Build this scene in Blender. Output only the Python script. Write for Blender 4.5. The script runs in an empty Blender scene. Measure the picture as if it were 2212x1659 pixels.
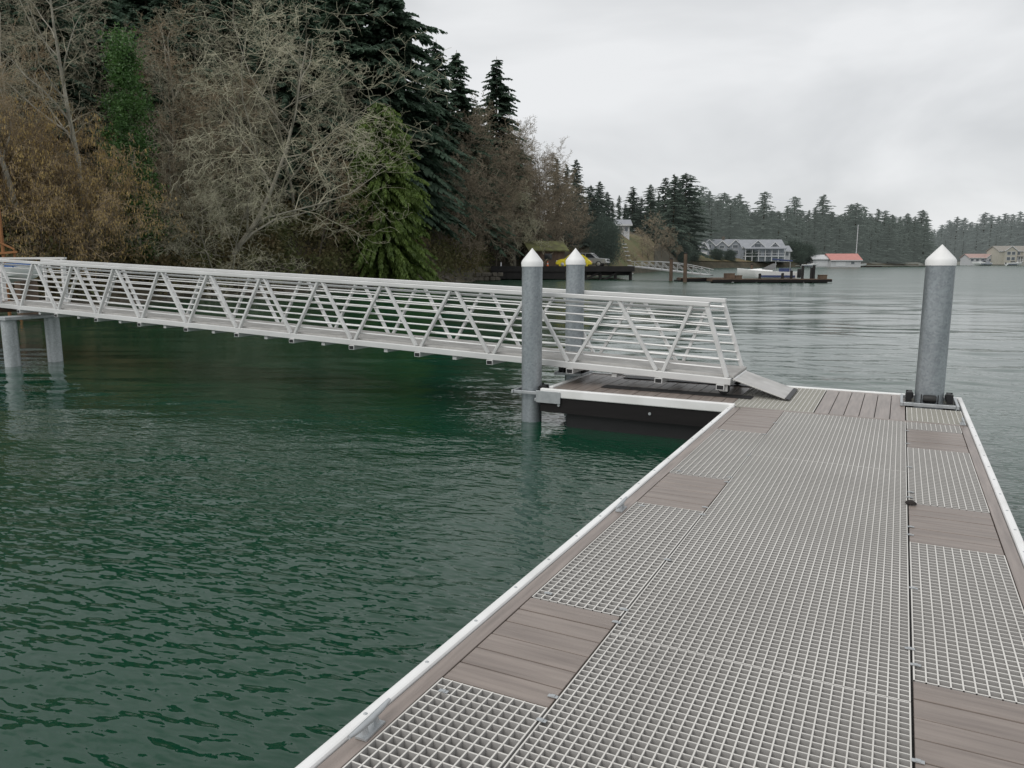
import bpy, math, random
import numpy as np
from mathutils import Vector, Matrix
random.seed(7); rng = np.random.default_rng(7)
scene = bpy.context.scene
C = scene.collection
TH = math.radians(9.15); AL = math.radians(26.9)
ct, st, ca, sa = math.cos(TH), math.sin(TH), math.cos(AL), math.sin(AL)
CAMZ = 1.65; WATER = -0.47
def cam2w(cx, cy): return cx*ca - cy*sa, cx*sa + cy*ca
def at(u, Y, z=0.0):
    depth = Y*ct + (CAMZ-z)*st
    x, y = cam2w((u-1106)/1642*depth, Y)
    return Vector((x, y, z))
def zv(v, Y):
    dv = (v-829.5)/1642
    return CAMZ + Y*(-st-dv*ct)/(ct-dv*st)

# ------------------------------------------------------------------ materials
def mat(name, col, rough=.6, metal=0.0, col2=None, scale=3.0, stretch=(1,1,1), bump=0.0, bscale=None, rand=0.0, detail=4, lo=.3, hi=.7, spec=.5, voro=0.0, side=None, trans=0.0, haze_glow=None):
    m = bpy.data.materials.new(name); m.use_nodes = True
    nt = m.node_tree; N = nt.nodes; L = nt.links
    b = N['Principled BSDF']
    b.inputs['Roughness'].default_value = rough; b.inputs['Metallic'].default_value = metal
    b.inputs['Specular IOR Level'].default_value = spec
    if col2 is None: col2 = tuple(c*.78 for c in col)
    tc = N.new('ShaderNodeTexCoord'); mp = N.new('ShaderNodeMapping'); mp.inputs['Scale'].default_value = stretch
    L.new(tc.outputs['Object'], mp.inputs['Vector'])
    nz = N.new('ShaderNodeTexNoise'); nz.inputs['Scale'].default_value = scale; nz.inputs['Detail'].default_value = detail
    L.new(mp.outputs['Vector'], nz.inputs['Vector'])
    rp = N.new('ShaderNodeValToRGB'); rp.color_ramp.elements[0].position = lo; rp.color_ramp.elements[1].position = hi
    rp.color_ramp.elements[0].color = (*col2, 1); rp.color_ramp.elements[1].color = (*col, 1)
    L.new(nz.outputs['Fac'], rp.inputs['Fac'])
    out = rp.outputs['Color']
    if voro:
        vo = N.new('ShaderNodeTexVoronoi'); vo.inputs['Scale'].default_value = voro
        L.new(tc.outputs['Object'], vo.inputs['Vector'])
        mr = N.new('ShaderNodeMapRange'); mr.inputs['To Min'].default_value = .84; mr.inputs['To Max'].default_value = 1.1
        sp = N.new('ShaderNodeSeparateColor'); L.new(vo.outputs['Color'], sp.inputs['Color']); L.new(sp.outputs[0], mr.inputs['Value'])
        vm = N.new('ShaderNodeVectorMath'); vm.operation = 'SCALE'
        L.new(out, vm.inputs[0]); L.new(mr.outputs['Result'], vm.inputs['Scale']); out = vm.outputs['Vector']
    if rand:
        oi = N.new('ShaderNodeObjectInfo'); mr = N.new('ShaderNodeMapRange')
        mr.inputs['To Min'].default_value = 1-rand; mr.inputs['To Max'].default_value = 1+rand
        L.new(oi.outputs['Random'], mr.inputs['Value'])
        vm = N.new('ShaderNodeVectorMath'); vm.operation = 'SCALE'
        L.new(out, vm.inputs[0]); L.new(mr.outputs['Result'], vm.inputs['Scale']); out = vm.outputs['Vector']
    if side:   # upward faces keep the base colour, all others take the side colour
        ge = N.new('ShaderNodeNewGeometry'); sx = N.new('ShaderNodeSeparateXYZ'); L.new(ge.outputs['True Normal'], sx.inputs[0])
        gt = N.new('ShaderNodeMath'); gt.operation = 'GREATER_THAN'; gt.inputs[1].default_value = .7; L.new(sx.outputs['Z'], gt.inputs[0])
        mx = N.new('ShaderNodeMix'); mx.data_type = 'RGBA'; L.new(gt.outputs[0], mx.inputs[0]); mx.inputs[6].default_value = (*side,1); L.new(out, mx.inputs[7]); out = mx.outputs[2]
    L.new(out, b.inputs['Base Color'])
    if trans:  # leaves let light through
        tr = N.new('ShaderNodeBsdfTranslucent'); L.new(out, tr.inputs['Color'])
        ms = N.new('ShaderNodeMixShader'); ms.inputs[0].default_value = trans
        L.new(b.outputs[0], ms.inputs[1]); L.new(tr.outputs[0], ms.inputs[2])
        L.new(ms.outputs[0], N['Material Output'].inputs['Surface'])
    if haze_glow:   # faint surface glow standing in for light scattered by misty air
        b.inputs['Emission Color'].default_value = (*haze_glow, 1); b.inputs['Emission Strength'].default_value = 1.0/(1-trans)
    if bump:
        n2 = N.new('ShaderNodeTexNoise'); n2.inputs['Scale'].default_value = bscale or scale*4; n2.inputs['Detail'].default_value = 4
        L.new(mp.outputs['Vector'], n2.inputs['Vector'])
        bp = N.new('ShaderNodeBump'); bp.inputs['Strength'].default_value = .6; bp.inputs['Distance'].default_value = bump
        L.new(n2.outputs['Fac'], bp.inputs['Height']); L.new(bp.outputs['Normal'], b.inputs['Normal'])
    return m
M = {}
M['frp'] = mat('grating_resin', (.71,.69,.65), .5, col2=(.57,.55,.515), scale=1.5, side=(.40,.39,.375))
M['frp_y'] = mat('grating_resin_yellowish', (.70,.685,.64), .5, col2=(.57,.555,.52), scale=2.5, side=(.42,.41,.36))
M['board_x'] = mat('composite_board_across', (.285,.240,.212), .42, col2=(.19,.158,.14), scale=9, stretch=(.25,3.5,3), bump=.002, bscale=30)
M['board_y'] = mat('composite_board_along', (.30,.253,.225), .36, col2=(.195,.163,.145), scale=9, stretch=(3.5,.25,3), bump=.002, bscale=30)
M['white'] = mat('white_rail_plastic', (.84,.84,.83), .45, col2=(.70,.70,.68), scale=2.2, detail=6, lo=.25, hi=.55)
M['galv'] = mat('galvanised_steel', (.39,.425,.445), .42, metal=.5, col2=(.25,.28,.30), scale=2.2, stretch=(3,3,.6), voro=45, detail=6)
M['galv_p'] = mat('pale_galvanised_steel', (.52,.55,.56), .45, metal=.4, col2=(.40,.43,.44), scale=2.2, stretch=(3,3,.6), voro=45, detail=6)
M['galv_b'] = mat('galvanised_steel_bright', (.52,.54,.55), .4, metal=.5, col2=(.4,.42,.43), scale=12)
M['alu'] = mat('mill_aluminium', (.76,.76,.75), .42, metal=.25, col2=(.62,.62,.61), scale=4, stretch=(.4,1,1))
M['alu_w'] = mat('worn_aluminium_tread', (.55,.54,.52), .5, metal=.3, col2=(.40,.39,.37), scale=5, bump=.002, bscale=60)
M['alu_d'] = mat('dull_aluminium', (.50,.51,.51), .5, metal=.3, col2=(.42,.43,.43), scale=4)
M['black'] = mat('black_plastic', (.014,.014,.015), .5, col2=(.009,.009,.01), scale=5)
M['under_d'] = mat('dark_grey_frame', (.09,.09,.088), .7)  # one dark grey for the solid underlay below the gratings
M['wale'] = mat('dark_timber', (.014,.012,.012), .65, col2=(.008,.007,.007), scale=5, stretch=(.3,1,3), spec=.3)
M['rubber'] = mat('black_rubber', (.02,.02,.02), .6)
M['bark_p'] = mat('pale_alder_bark', (.50,.47,.39), .85, col2=(.24,.225,.185), scale=3, stretch=(1,1,.4))
M['bark_g'] = mat('pale_grey_bark', (.38,.355,.285), .85, col2=(.18,.165,.13), scale=3, stretch=(1,1,.4))
M['bark_b'] = mat('brown_bark', (.19,.16,.12), .9, col2=(.09,.077,.06), scale=3, stretch=(1,1,.3))
M['twig_g'] = mat('grey_twigs', (.44,.41,.30), .85, col2=(.24,.215,.155), scale=.6, rand=.2)
M['twig_b'] = mat('brown_twigs', (.36,.28,.18), .9, col2=(.20,.15,.095), scale=.6, rand=.25)
M['twig_p'] = mat('pale_lichen_twigs', (.53,.51,.37), .85, col2=(.32,.30,.215), scale=.8)
M['twig_r'] = mat('reddish_twigs', (.34,.285,.205), .9, col2=(.19,.155,.11), scale=.6, rand=.25)
M['fir'] = mat('dark_fir_needles', (.125,.195,.13), .75, col2=(.06,.10,.07), scale=.9, rand=.25, trans=.42)
M['fir_m'] = mat('mid_fir_needles', (.11,.145,.115), .8, col2=(.065,.088,.072), scale=.5, rand=.2, trans=.4, haze_glow=(.010,.012,.011), spec=.2)
M['fir_f'] = mat('far_fir_needles', (.125,.148,.13), .9, col2=(.085,.105,.095), scale=.4, rand=.3, trans=.4, haze_glow=(.052,.060,.056), spec=.1)  # needle colour greyed to paint misty air onto distant trees
M['fir_r'] = mat('farthest_fir_needles', (.12,.14,.13), .9, col2=(.09,.108,.102), scale=.4, rand=.3, trans=.4, haze_glow=(.09,.10,.098), spec=.1)  # misty air painted into the needle colour, with a stronger glow
M['cedar'] = mat('yellow_green_cedar', (.20,.29,.065), .6, col2=(.09,.145,.034), scale=.9, trans=.42)
M['ivy'] = mat('ivy_leaves', (.11,.225,.06), .5, col2=(.045,.105,.03), scale=1.2, trans=.35)
M['catkin'] = mat('yellow_brown_catkins', (.52,.38,.14), .8, col2=(.33,.22,.085), scale=.7)
M['under'] = mat('undergrowth_leaves', (.13,.165,.06), .8, col2=(.19,.14,.072), scale=.35, trans=.35)
M['hill'] = mat('woodland_soil', (.10,.085,.055), .95, col2=(.05,.047,.032), scale=.4, bump=.2, bscale=1.2)
M['grass'] = mat('rough_grass', (.12,.13,.05), .9, col2=(.16,.115,.06), scale=.25, bump=.1)
M['shore'] = mat('far_shore_scrub', (.16,.16,.13), .9, col2=(.11,.115,.10), scale=.3, haze_glow=(.035,.038,.038))
M['rock'] = mat('shore_rock', (.18,.16,.13), .9, col2=(.09,.08,.065), scale=2, bump=.05)
M['oldwood'] = mat('weathered_timber', (.16,.11,.075), .85, col2=(.08,.055,.04), scale=3, stretch=(1,1,.3))
M['rustwood'] = mat('orange_brown_timber', (.36,.16,.06), .85, col2=(.2,.09,.035), scale=3, stretch=(1,1,.3))
M['pierdark'] = mat('creosote_timber', (.022,.019,.018), .75, col2=(.012,.011,.011), scale=2)
M['moss'] = mat('mossy_shingles', (.16,.17,.06), .9, col2=(.08,.075,.04), scale=1.5)
M['yellow'] = mat('yellow_paint', (.80,.66,.03), .3, col2=(.76,.62,.025))
M['silver'] = mat('silver_paint', (.42,.43,.44), .3, metal=.5, col2=(.38,.39,.4))
M['glass'] = mat('dark_glass', (.03,.035,.04), .1, col2=(.025,.03,.035))
M['glass_f'] = mat('far_window_glass', (.06,.07,.08), .2, col2=(.05,.06,.07), haze_glow=(.03,.034,.036))
M['chrome'] = mat('light_metal', (.6,.6,.6), .3, metal=.8)
M['lamp'] = mat('headlight_lens', (.75,.76,.76), .15)
M['orange'] = mat('orange_plastic', (.8,.16,.03), .5)
M['gelcoat'] = mat('white_gelcoat', (.84,.85,.84), .3, col2=(.8,.81,.8))
M['blue'] = mat('navy_canvas', (.04,.06,.15), .7)
M['tarp'] = mat('blue_tarp', (.03,.12,.35), .6)
M['hgrey'] = mat('blue_grey_siding', (.27,.29,.32), .8, col2=(.23,.25,.28), scale=.8, haze_glow=(.03,.034,.036))
M['hroof'] = mat('grey_shingles', (.28,.29,.31), .85, col2=(.23,.24,.26), scale=.8, haze_glow=(.03,.034,.036))
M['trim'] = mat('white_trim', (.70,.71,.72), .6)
M['cream'] = mat('cream_siding', (.40,.375,.31), .8, col2=(.36,.34,.28), scale=.6, haze_glow=(.03,.033,.034))
M['hwhite'] = mat('white_siding', (.60,.61,.62), .7)
M['redroof'] = mat('red_metal_roof', (.52,.23,.20), .6, col2=(.46,.20,.175), scale=.8)
M['pinkroof'] = mat('faded_red_roof', (.36,.24,.21), .7, col2=(.32,.21,.185), scale=.8, haze_glow=(.04,.04,.04))
M['tanroof'] = mat('tan_shingles', (.27,.25,.22), .85, haze_glow=(.03,.033,.034))
M['clump'] = mat('dark_clump', (.025,.02,.018), .8)

# water
def water_mat():
    m = bpy.data.materials.new('green_sea_water'); m.use_nodes = True
    nt = m.node_tree; N = nt.nodes; L = nt.links
    b = N['Principled BSDF']
    b.inputs['Base Color'].default_value = (.005,.042,.022,1)
    b.inputs['IOR'].default_value = 1.43
    tc = N.new('ShaderNodeTexCoord')
    def layer(rot, sx, sy, scale, det, dist=0):
        mp = N.new('ShaderNodeMapping'); mp.inputs['Rotation'].default_value = (0,0,math.radians(rot)); mp.inputs['Scale'].default_value = (sx,sy,1)
        L.new(tc.outputs['Object'], mp.inputs['Vector'])
        nz = N.new('ShaderNodeTexNoise'); nz.inputs['Scale'].default_value = scale; nz.inputs['Detail'].default_value = det; nz.inputs['Roughness'].default_value = .45
        nz.inputs['Distortion'].default_value = dist
        L.new(mp.outputs['Vector'], nz.inputs['Vector']); return nz.outputs['Fac']
    def ma(op, x, y):
        n = N.new('ShaderNodeMath'); n.operation = op
        for i, q in enumerate((x, y)):
            if isinstance(q, (int, float)): n.inputs[i].default_value = q
            else: L.new(q, n.inputs[i])
        return n.outputs[0]
    a = layer(-33, 1, 2.4, 6.0, 1.0, .2); c = layer(-15, 1, 1.9, 12, 1.0)
    h = ma('ADD', ma('MULTIPLY', a, .0145), ma('MULTIPLY', c, .004))
    ln = N.new('ShaderNodeVectorMath'); ln.operation = 'LENGTH'; L.new(tc.outputs['Object'], ln.inputs[0])
    dv = ma('DIVIDE', 7.0, ln.outputs['Value'])
    att = ma('MINIMUM', ma('POWER', dv, 1.4), 1.0)
    bp = N.new('ShaderNodeBump'); bp.inputs['Distance'].default_value = 1.0
    L.new(att, bp.inputs['Strength'])
    L.new(h, bp.inputs['Height']); L.new(bp.outputs['Normal'], b.inputs['Normal'])
    # ripples too small to resolve far out make the surface optically rough
    mr = N.new('ShaderNodeMapRange'); mr.inputs['From Min'].default_value = 10; mr.inputs['From Max'].default_value = 70
    mr.inputs['To Min'].default_value = .03; mr.inputs['To Max'].default_value = .25
    L.new(ln.outputs['Value'], mr.inputs['Value']); L.new(mr.outputs['Result'], b.inputs['Roughness'])
    return m
M['water'] = water_mat()

# ------------------------------------------------------------------ builders
class MB:
    def __init__(s): s.v = []; s.f = []
    def box(s, lo, hi):
        b = len(s.v)
        for z in (lo[2], hi[2]):
            for (x, y) in ((lo[0],lo[1]),(hi[0],lo[1]),(hi[0],hi[1]),(lo[0],hi[1])): s.v.append((x,y,z))
        s.f += [(b+3,b+2,b+1,b),(b+4,b+5,b+6,b+7),(b,b+1,b+5,b+4),(b+1,b+2,b+6,b+5),(b+2,b+3,b+7,b+6),(b+3,b,b+4,b+7)]
        return s
    def cbox(s, c, d): return s.box((c[0]-d[0]/2,c[1]-d[1]/2,c[2]-d[2]/2),(c[0]+d[0]/2,c[1]+d[1]/2,c[2]+d[2]/2))
    def bar(s, p, q, w, h, up=(0,0,1)):
        p = Vector(p); q = Vector(q); d = (q-p).normalized()
        sd = d.cross(Vector(up)).normalized(); u = sd.cross(d).normalized()
        b = len(s.v)
        for e in (p, q):
            for (i, j) in ((-1,-1),(1,-1),(1,1),(-1,1)): s.v.append(tuple(e+sd*(i*w/2)+u*(j*h/2)))
        s.f += [(b+3,b+2,b+1,b),(b+4,b+5,b+6,b+7),(b,b+1,b+5,b+4),(b+1,b+2,b+6,b+5),(b+2,b+3,b+7,b+6),(b+3,b,b+4,b+7)]
        return s
    def tube(s, pts, rad, n=8, cap=True):
        pts = [Vector(p) for p in pts]
        if not hasattr(rad, '__len__'): rad = [rad]*len(pts)
        b = len(s.v); ref = None
        for i, p in enumerate(pts):
            d = (pts[min(i+1,len(pts)-1)]-pts[max(i-1,0)]).normalized()
            if ref is None: ref = Vector((1,0,0)) if abs(d.x) < .8 else Vector((0,1,0))
            a = (ref-d*ref.dot(d)).normalized(); c = d.cross(a); ref = a
            for k in range(n):
                t = 2*math.pi*k/n
                s.v.append(tuple(p+(a*math.cos(t)+c*math.sin(t))*rad[i]))
        for i in range(len(pts)-1):
            for k in range(n):
                k2 = (k+1) % n
                s.f.append((b+i*n+k, b+i*n+k2, b+(i+1)*n+k2, b+(i+1)*n+k))
        if cap:
            s.f.append(tuple(b+k for k in reversed(range(n)))); e = b+(len(pts)-1)*n
            s.f.append(tuple(e+k for k in range(n)))
        return s
    def lathe(s, c, prof, n=24, axis='z'):
        b = len(s.v)
        for (r, h) in prof:
            for k in range(n):
                t = 2*math.pi*k/n; x, y = r*math.cos(t), r*math.sin(t)
                if axis == 'z': s.v.append((c[0]+x, c[1]+y, c[2]+h))
                elif axis == 'y': s.v.append((c[0]+x, c[1]+h, c[2]+y))
                else: s.v.append((c[0]+h, c[1]+x, c[2]+y))
        for i in range(len(prof)-1):
            for k in range(n):
                k2 = (k+1) % n; s.f.append((b+i*n+k, b+i*n+k2, b+(i+1)*n+k2, b+(i+1)*n+k))
        s.f.append(tuple(b+k for k in reversed(range(n)))); e = b+(len(prof)-1)*n
        s.f.append(tuple(e+k for k in range(n)))
        return s
    def prism(s, poly, a, b_, axis='y'):
        b = len(s.v); n = len(poly)
        for t in (a, b_):
            for (p, q) in poly:
                s.v.append({'y': (p,t,q), 'x': (t,p,q), 'z': (p,q,t)}[axis])
        s.f.append(tuple(b+k for k in range(n))); s.f.append(tuple(b+n+k for k in reversed(range(n))))
        for k in range(n):
            k2 = (k+1) % n; s.f.append((b+k2, b+k, b+n+k, b+n+k2))
        return s
    def loft(s, rings, cap=True):
        b = len(s.v); n = len(rings[0])
        for r in rings: s.v += [tuple(p) for p in r]
        for i in range(len(rings)-1):
            for k in range(n):
                k2 = (k+1) % n; s.f.append((b+i*n+k, b+i*n+k2, b+(i+1)*n+k2, b+(i+1)*n+k))
        if cap:
            s.f.append(tuple(b+k for k in reversed(range(n)))); e = b+(len(rings)-1)*n
            s.f.append(tuple(e+k for k in range(n)))
        return s
    def mesh(s, name, m, smooth=False):
        me = bpy.data.meshes.new(name); me.from_pydata(s.v, [], s.f); me.materials.append(m)
        me.validate()
        if smooth:
            me.shade_smooth(); me.set_sharp_from_angle(angle=math.radians(40))
        return me
    def build(s, name, m, parent=None, smooth=False, bev=0.0):
        return link(name, s.mesh(name, m, smooth), parent, bev)
def recalc(me):
    import bmesh
    bm = bmesh.new(); bm.from_mesh(me); bmesh.ops.recalc_face_normals(bm, faces=bm.faces); bm.to_mesh(me); bm.free()
def link(name, me, parent=None, bev=0.0):
    o = bpy.data.objects.new(name, me); C.objects.link(o)
    if parent: o.parent = parent
    if bev:
        md = o.modifiers.new('bevel', 'BEVEL'); md.width = bev; md.segments = 2; md.limit_method = 'ANGLE'
    return o
def tag(o, label=None, cat=None, group=None, kind=None):
    if label: o['label'] = label
    if cat: o['category'] = cat
    if group: o['group'] = group
    if kind: o['kind'] = kind
    return o
def thing(name, label, cat, loc=(0,0,0), rz=0.0, group=None):
    o = bpy.data.objects.new(name, None); C.objects.link(o); o.empty_display_size = .3
    o.location = loc; o.rotation_euler = (0,0,rz)
    return tag(o, label, cat, group)
def structure(o): o['kind'] = 'structure'; return o

# ------------------------------------------------------------------ camera, world, sun
cam = bpy.data.cameras.new('camera'); co = bpy.data.objects.new('camera', cam); C.objects.link(co)
cam.sensor_width = 36; cam.lens = 36*1642/2212; cam.clip_end = 6000; cam.clip_start = .05
co.location = (0,0,CAMZ); co.rotation_euler = (math.pi/2-TH, 0, AL)
scene.camera = co
w = bpy.data.worlds.new('World'); scene.world = w; w.use_nodes = True
nt = w.node_tree; N = nt.nodes; L = nt.links
bg = N['Background']; bg.inputs['Strength'].default_value = .1
sky = N.new('ShaderNodeTexSky'); sky.sky_type = 'NISHITA'; sky.sun_disc = False
SE, SR = math.radians(48), math.radians(200)
sky.sun_elevation = SE; sky.sun_rotation = SR
tc = N.new('ShaderNodeTexCoord'); mp = N.new('ShaderNodeMapping'); mp.inputs['Scale'].default_value = (1.3,1.3,3.0); mp.inputs['Location'].default_value = (.4,.1,.35)
L.new(tc.outputs['Generated'], mp.inputs['Vector'])
nz = N.new('ShaderNodeTexNoise'); nz.inputs['Scale'].default_value = 1.6; nz.inputs['Detail'].default_value = 5; nz.inputs['Roughness'].default_value = .5; nz.inputs['Distortion'].default_value = .4
L.new(mp.outputs['Vector'], nz.inputs['Vector'])
rp = N.new('ShaderNodeValToRGB'); e = rp.color_ramp.elements
e[0].position = .36; e[0].color = (.60,.615,.63,1); e[1].position = .62; e[1].color = (.86,.87,.88,1)
L.new(nz.outputs['Fac'], rp.inputs['Fac'])
sc = N.new('ShaderNodeVectorMath'); sc.operation = 'SCALE'; sc.inputs['Scale'].default_value = 10
L.new(rp.outputs['Color'], sc.inputs[0])
mx = N.new('ShaderNodeMix'); mx.data_type = 'RGBA'; mx.inputs[0].default_value = .95
L.new(sky.outputs['Color'], mx.inputs[6]); L.new(sc.outputs['Vector'], mx.inputs[7]); L.new(mx.outputs[2], bg.inputs['Color'])
sl = bpy.data.lights.new('sun', 'SUN'); sl.energy = 1.4; sl.angle = math.radians(45); sl.color = (1,.97,.93)
so = bpy.data.objects.new('sun', sl); C.objects.link(so)
dirv = Vector((math.sin(SR)*math.cos(SE), math.cos(SR)*math.cos(SE), math.sin(SE)))
so.rotation_euler = dirv.to_track_quat('Z', 'Y').to_euler()
scene.view_settings.view_transform = 'Standard'; scene.view_settings.look = 'None'; scene.view_settings.exposure = 0

# ------------------------------------------------------------------ water, terrain
b = MB(); b.v = [(-3000,-1500,WATER-.3),(3000,-1500,WATER-.3),(3000,4000,WATER-.3),(-3000,4000,WATER-.3)]; b.f = [(0,1,2,3)]
structure(b.build('deep_water', M['water']))
def wave_sheet():
    R = np.random.default_rng(3); K = .0062
    rs = [1.0]
    while rs[-1] < 620: rs.append(rs[-1]+max(.022, K*rs[-1]))
    rs = np.array(rs); az = np.linspace(-1.25, 1.25, 480)
    rr, aa = np.meshgrid(rs, az, indexing='ij')
    cx, cy = rr*np.sin(aa), rr*np.cos(aa)
    sp = np.maximum(.022, K*rs); lam = [.15,.22,.33,.5,.8,1.3,2.2,4,7,12]
    S = [.030,.032,.026,.016,.010,.006,.004,.0025,.002,.0015]
    A = np.array([np.clip((l/(4.0*sp)-1)/.7, 0, 1) for l in lam])*np.array(S)[:,None]
    tot = np.sqrt((A**2).sum(0)); target = np.interp(rs, [3,12,40,120,600], [.05,.045,.025,.014,.008])
    fac = np.clip(target/np.maximum(tot, 1e-4), 0, 5)
    pm = np.zeros_like(rr)
    for l, a_ in ((5,.3),(9,.4),(16,.5),(33,.5),(70,.4)):
        for q in range(3):
            th = R.normal(.15,.5); pm += a_*np.sin((cx*math.sin(th)*.45+cy*math.cos(th))*6.283/(l*R.uniform(.8,1.3))+R.uniform(0,6.3))
    pm = np.clip(.8+.28*pm, .3, 1.35)
    h = np.zeros_like(rr)
    for k, l in enumerate(lam):
        if A[k].max() <= 0: continue
        n = 9; hk = np.zeros_like(rr)
        for q in range(n):
            th = R.normal(.16,.40); ll = l*R.uniform(.72,1.35); ph = R.uniform(0,6.283)
            x_ = (cx*math.sin(th)+cy*math.cos(th))*6.283/ll+ph
            hk += (np.sin(x_)+.22*np.sin(2*x_+1.2))*ll/6.283
        h += hk*math.sqrt(2/n)*(A[k]*fac)[:,None]
    h *= pm*.92
    xw, yw = cam2w(cx, cy); v = np.stack([xw, yw, WATER+h], -1).reshape(-1,3)
    nr, na = rr.shape; i, j = np.meshgrid(np.arange(nr-1), np.arange(na-1), indexing='ij')
    q = np.stack([i*na+j, i*na+j+1, (i+1)*na+j+1, (i+1)*na+j], -1)[..., ::-1].reshape(-1,4)
    me = bpy.data.meshes.new('water'); nf = len(q)
    me.vertices.add(len(v)); me.vertices.foreach_set('co', v.astype(np.float32).ravel())
    me.loops.add(nf*4); me.loops.foreach_set('vertex_index', q.astype(np.int32).ravel())
    me.polygons.add(nf); me.polygons.foreach_set('loop_start', np.arange(0, nf*4, 4, dtype=np.int32))
    me.update(calc_edges=True); me.shade_smooth(); me.materials.append(M['water'])
    if me.polygons[0].normal.z < 0: me.flip_normals()
    return structure(link('water', me))
wave_sheet()
SH = np.array([(-1400,24),(-700,26),(0,33),(300,40),(600,50),(900,66),(1020,82),(1060,92),(1200,104),(1300,114),(1400,150),(1490,240),(1700,290),(1850,325),(1985,340),(2040,380)], float)
PR = np.array([ # u, bank, flat, slope, max
 (-1400,1.5,2,.7,26),(800,1.5,2,.7,26),(920,1.5,2,.55,20),(1040,1.5,5,.45,15),(1120,1.45,14,.35,13),(1240,1.4,12,.3,11),(1320,1.2,3,.33,11),(1420,1.3,3,.25,10),(1500,2.2,3,.09,7),(1985,1.0,3,.06,5),(2040,.6,3,.03,2)], float)
def ysh(u): return float(np.interp(u, SH[:,0], SH[:,1]))
def hill(u, d):
    bk, fl, s, m = (float(np.interp(u, PR[:,0], PR[:,k])) for k in (1,2,3,4))
    t = min(max(d/3, 0), 1); z = WATER + bk*t*t*(3-2*t)
    if d < 0: z += d*.4
    x = max(0, d-fl); z += m*(1-math.exp(-s*x/m))
    return z
b = MB()
us = np.concatenate([np.linspace(-1400,900,60), np.linspace(920,2040,80)])
ds = np.array([-3,-1,0,.7,1.5,2.3,3.2,5,8,11,14,17,20,25,30,38,48,60,80,110,150,220])
for u in us:
    for d in ds:
        z = hill(u, d) + (0 if d < 0 else random.uniform(-.15,.15)*min(1, .3+d/10))
        p = at(u, ysh(u)+d, 0); b.v.append((p.x, p.y, z))
n = len(ds)
for i in range(len(us)-1):
    for j in range(n-1): b.f.append((i*n+j, (i+1)*n+j, (i+1)*n+j+1, i*n+j+1))
structure(b.build('wooded_hillside', M['hill'], smooth=True))
SH2 = np.array([(1998,560),(2040,500),(2100,450),(2212,420),(2600,380)], float)
def ysh2(u): return float(np.interp(u, SH2[:,0], SH2[:,1]))
def hill2(u, d): return WATER + (d*.3 if d < 0 else 1.6*min(1, d/6) + 5*(1-math.exp(-.06*max(0,d-6)/5)))
b = MB(); us = np.linspace(1998,2600,40); ds = np.array([-4,0,3,6,12,25,50,90,140])
for u in us:
    for d in ds:
        p = at(u, ysh2(u)+d, 0); b.v.append((p.x, p.y, hill2(u, d)))
n = len(ds)
for i in range(len(us)-1):
    for j in range(n-1): b.f.append((i*n+j, (i+1)*n+j, (i+1)*n+j+1, i*n+j+1))
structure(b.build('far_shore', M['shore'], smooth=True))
def sheet(name, m, u0, u1, nu, d0, d1, nd, off):
    b = MB(); us = np.linspace(u0,u1,nu); ds = np.linspace(d0,d1,nd)
    for u in us:
        for d in ds:
            p = at(u, ysh(u)+d, 0); b.v.append((p.x, p.y, hill(u, d)+off))
    n = len(ds)
    for i in range(len(us)-1):
        for j in range(n-1): b.f.append((i*n+j, (i+1)*n+j, (i+1)*n+j+1, i*n+j+1))
    structure(b.build(name, m, smooth=True))
sheet('grass_slope', M['grass'], 1316, 1412, 12, 2, 38, 14, .35)
sheet('shore_lawn', M['grass'], 1500, 1715, 20, 2.5, 30, 8, .3)
sheet('shore_scrub', M['shore'], 1718, 2000, 20, .5, 30, 8, .25)

# ------------------------------------------------------------------ foliage helpers
def unit(a): return a/np.maximum(np.linalg.norm(a, axis=1, keepdims=True), 1e-9)
def diamonds(bb, t, l, wd, sd):
    l = l[:,None]; wd = wd[:,None]
    v = np.stack([bb, bb+t*l*.45+sd*wd, bb+t*l, bb+t*l*.45-sd*wd], axis=1)
    return v.reshape(-1,3)
def leafmesh(name, v, m):
    me = bpy.data.meshes.new(name); nf = len(v)//4
    me.vertices.add(len(v)); me.vertices.foreach_set('co', v.astype(np.float32).ravel())
    me.loops.add(nf*4); me.loops.foreach_set('vertex_index', np.arange(nf*4, dtype=np.int32))
    me.polygons.add(nf); me.polygons.foreach_set('loop_start', np.arange(0, nf*4, 4, dtype=np.int32))
    me.update(calc_edges=True); me.materials.append(m); return me
def cloud(centers, rad, n, size, R, droop=0.0):
    c = np.repeat(centers, n, axis=0); r = np.repeat(rad, n)[:,None]
    bb = c + R.normal(size=c.shape)*r*.55
    t = R.normal(size=c.shape); t[:,2] -= droop; t = unit(t)
    sd = unit(np.cross(t, R.normal(size=c.shape)))
    l = size*R.uniform(.6,1.3,len(c))
    return diamonds(bb, t, l, l*.28, sd)
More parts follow.
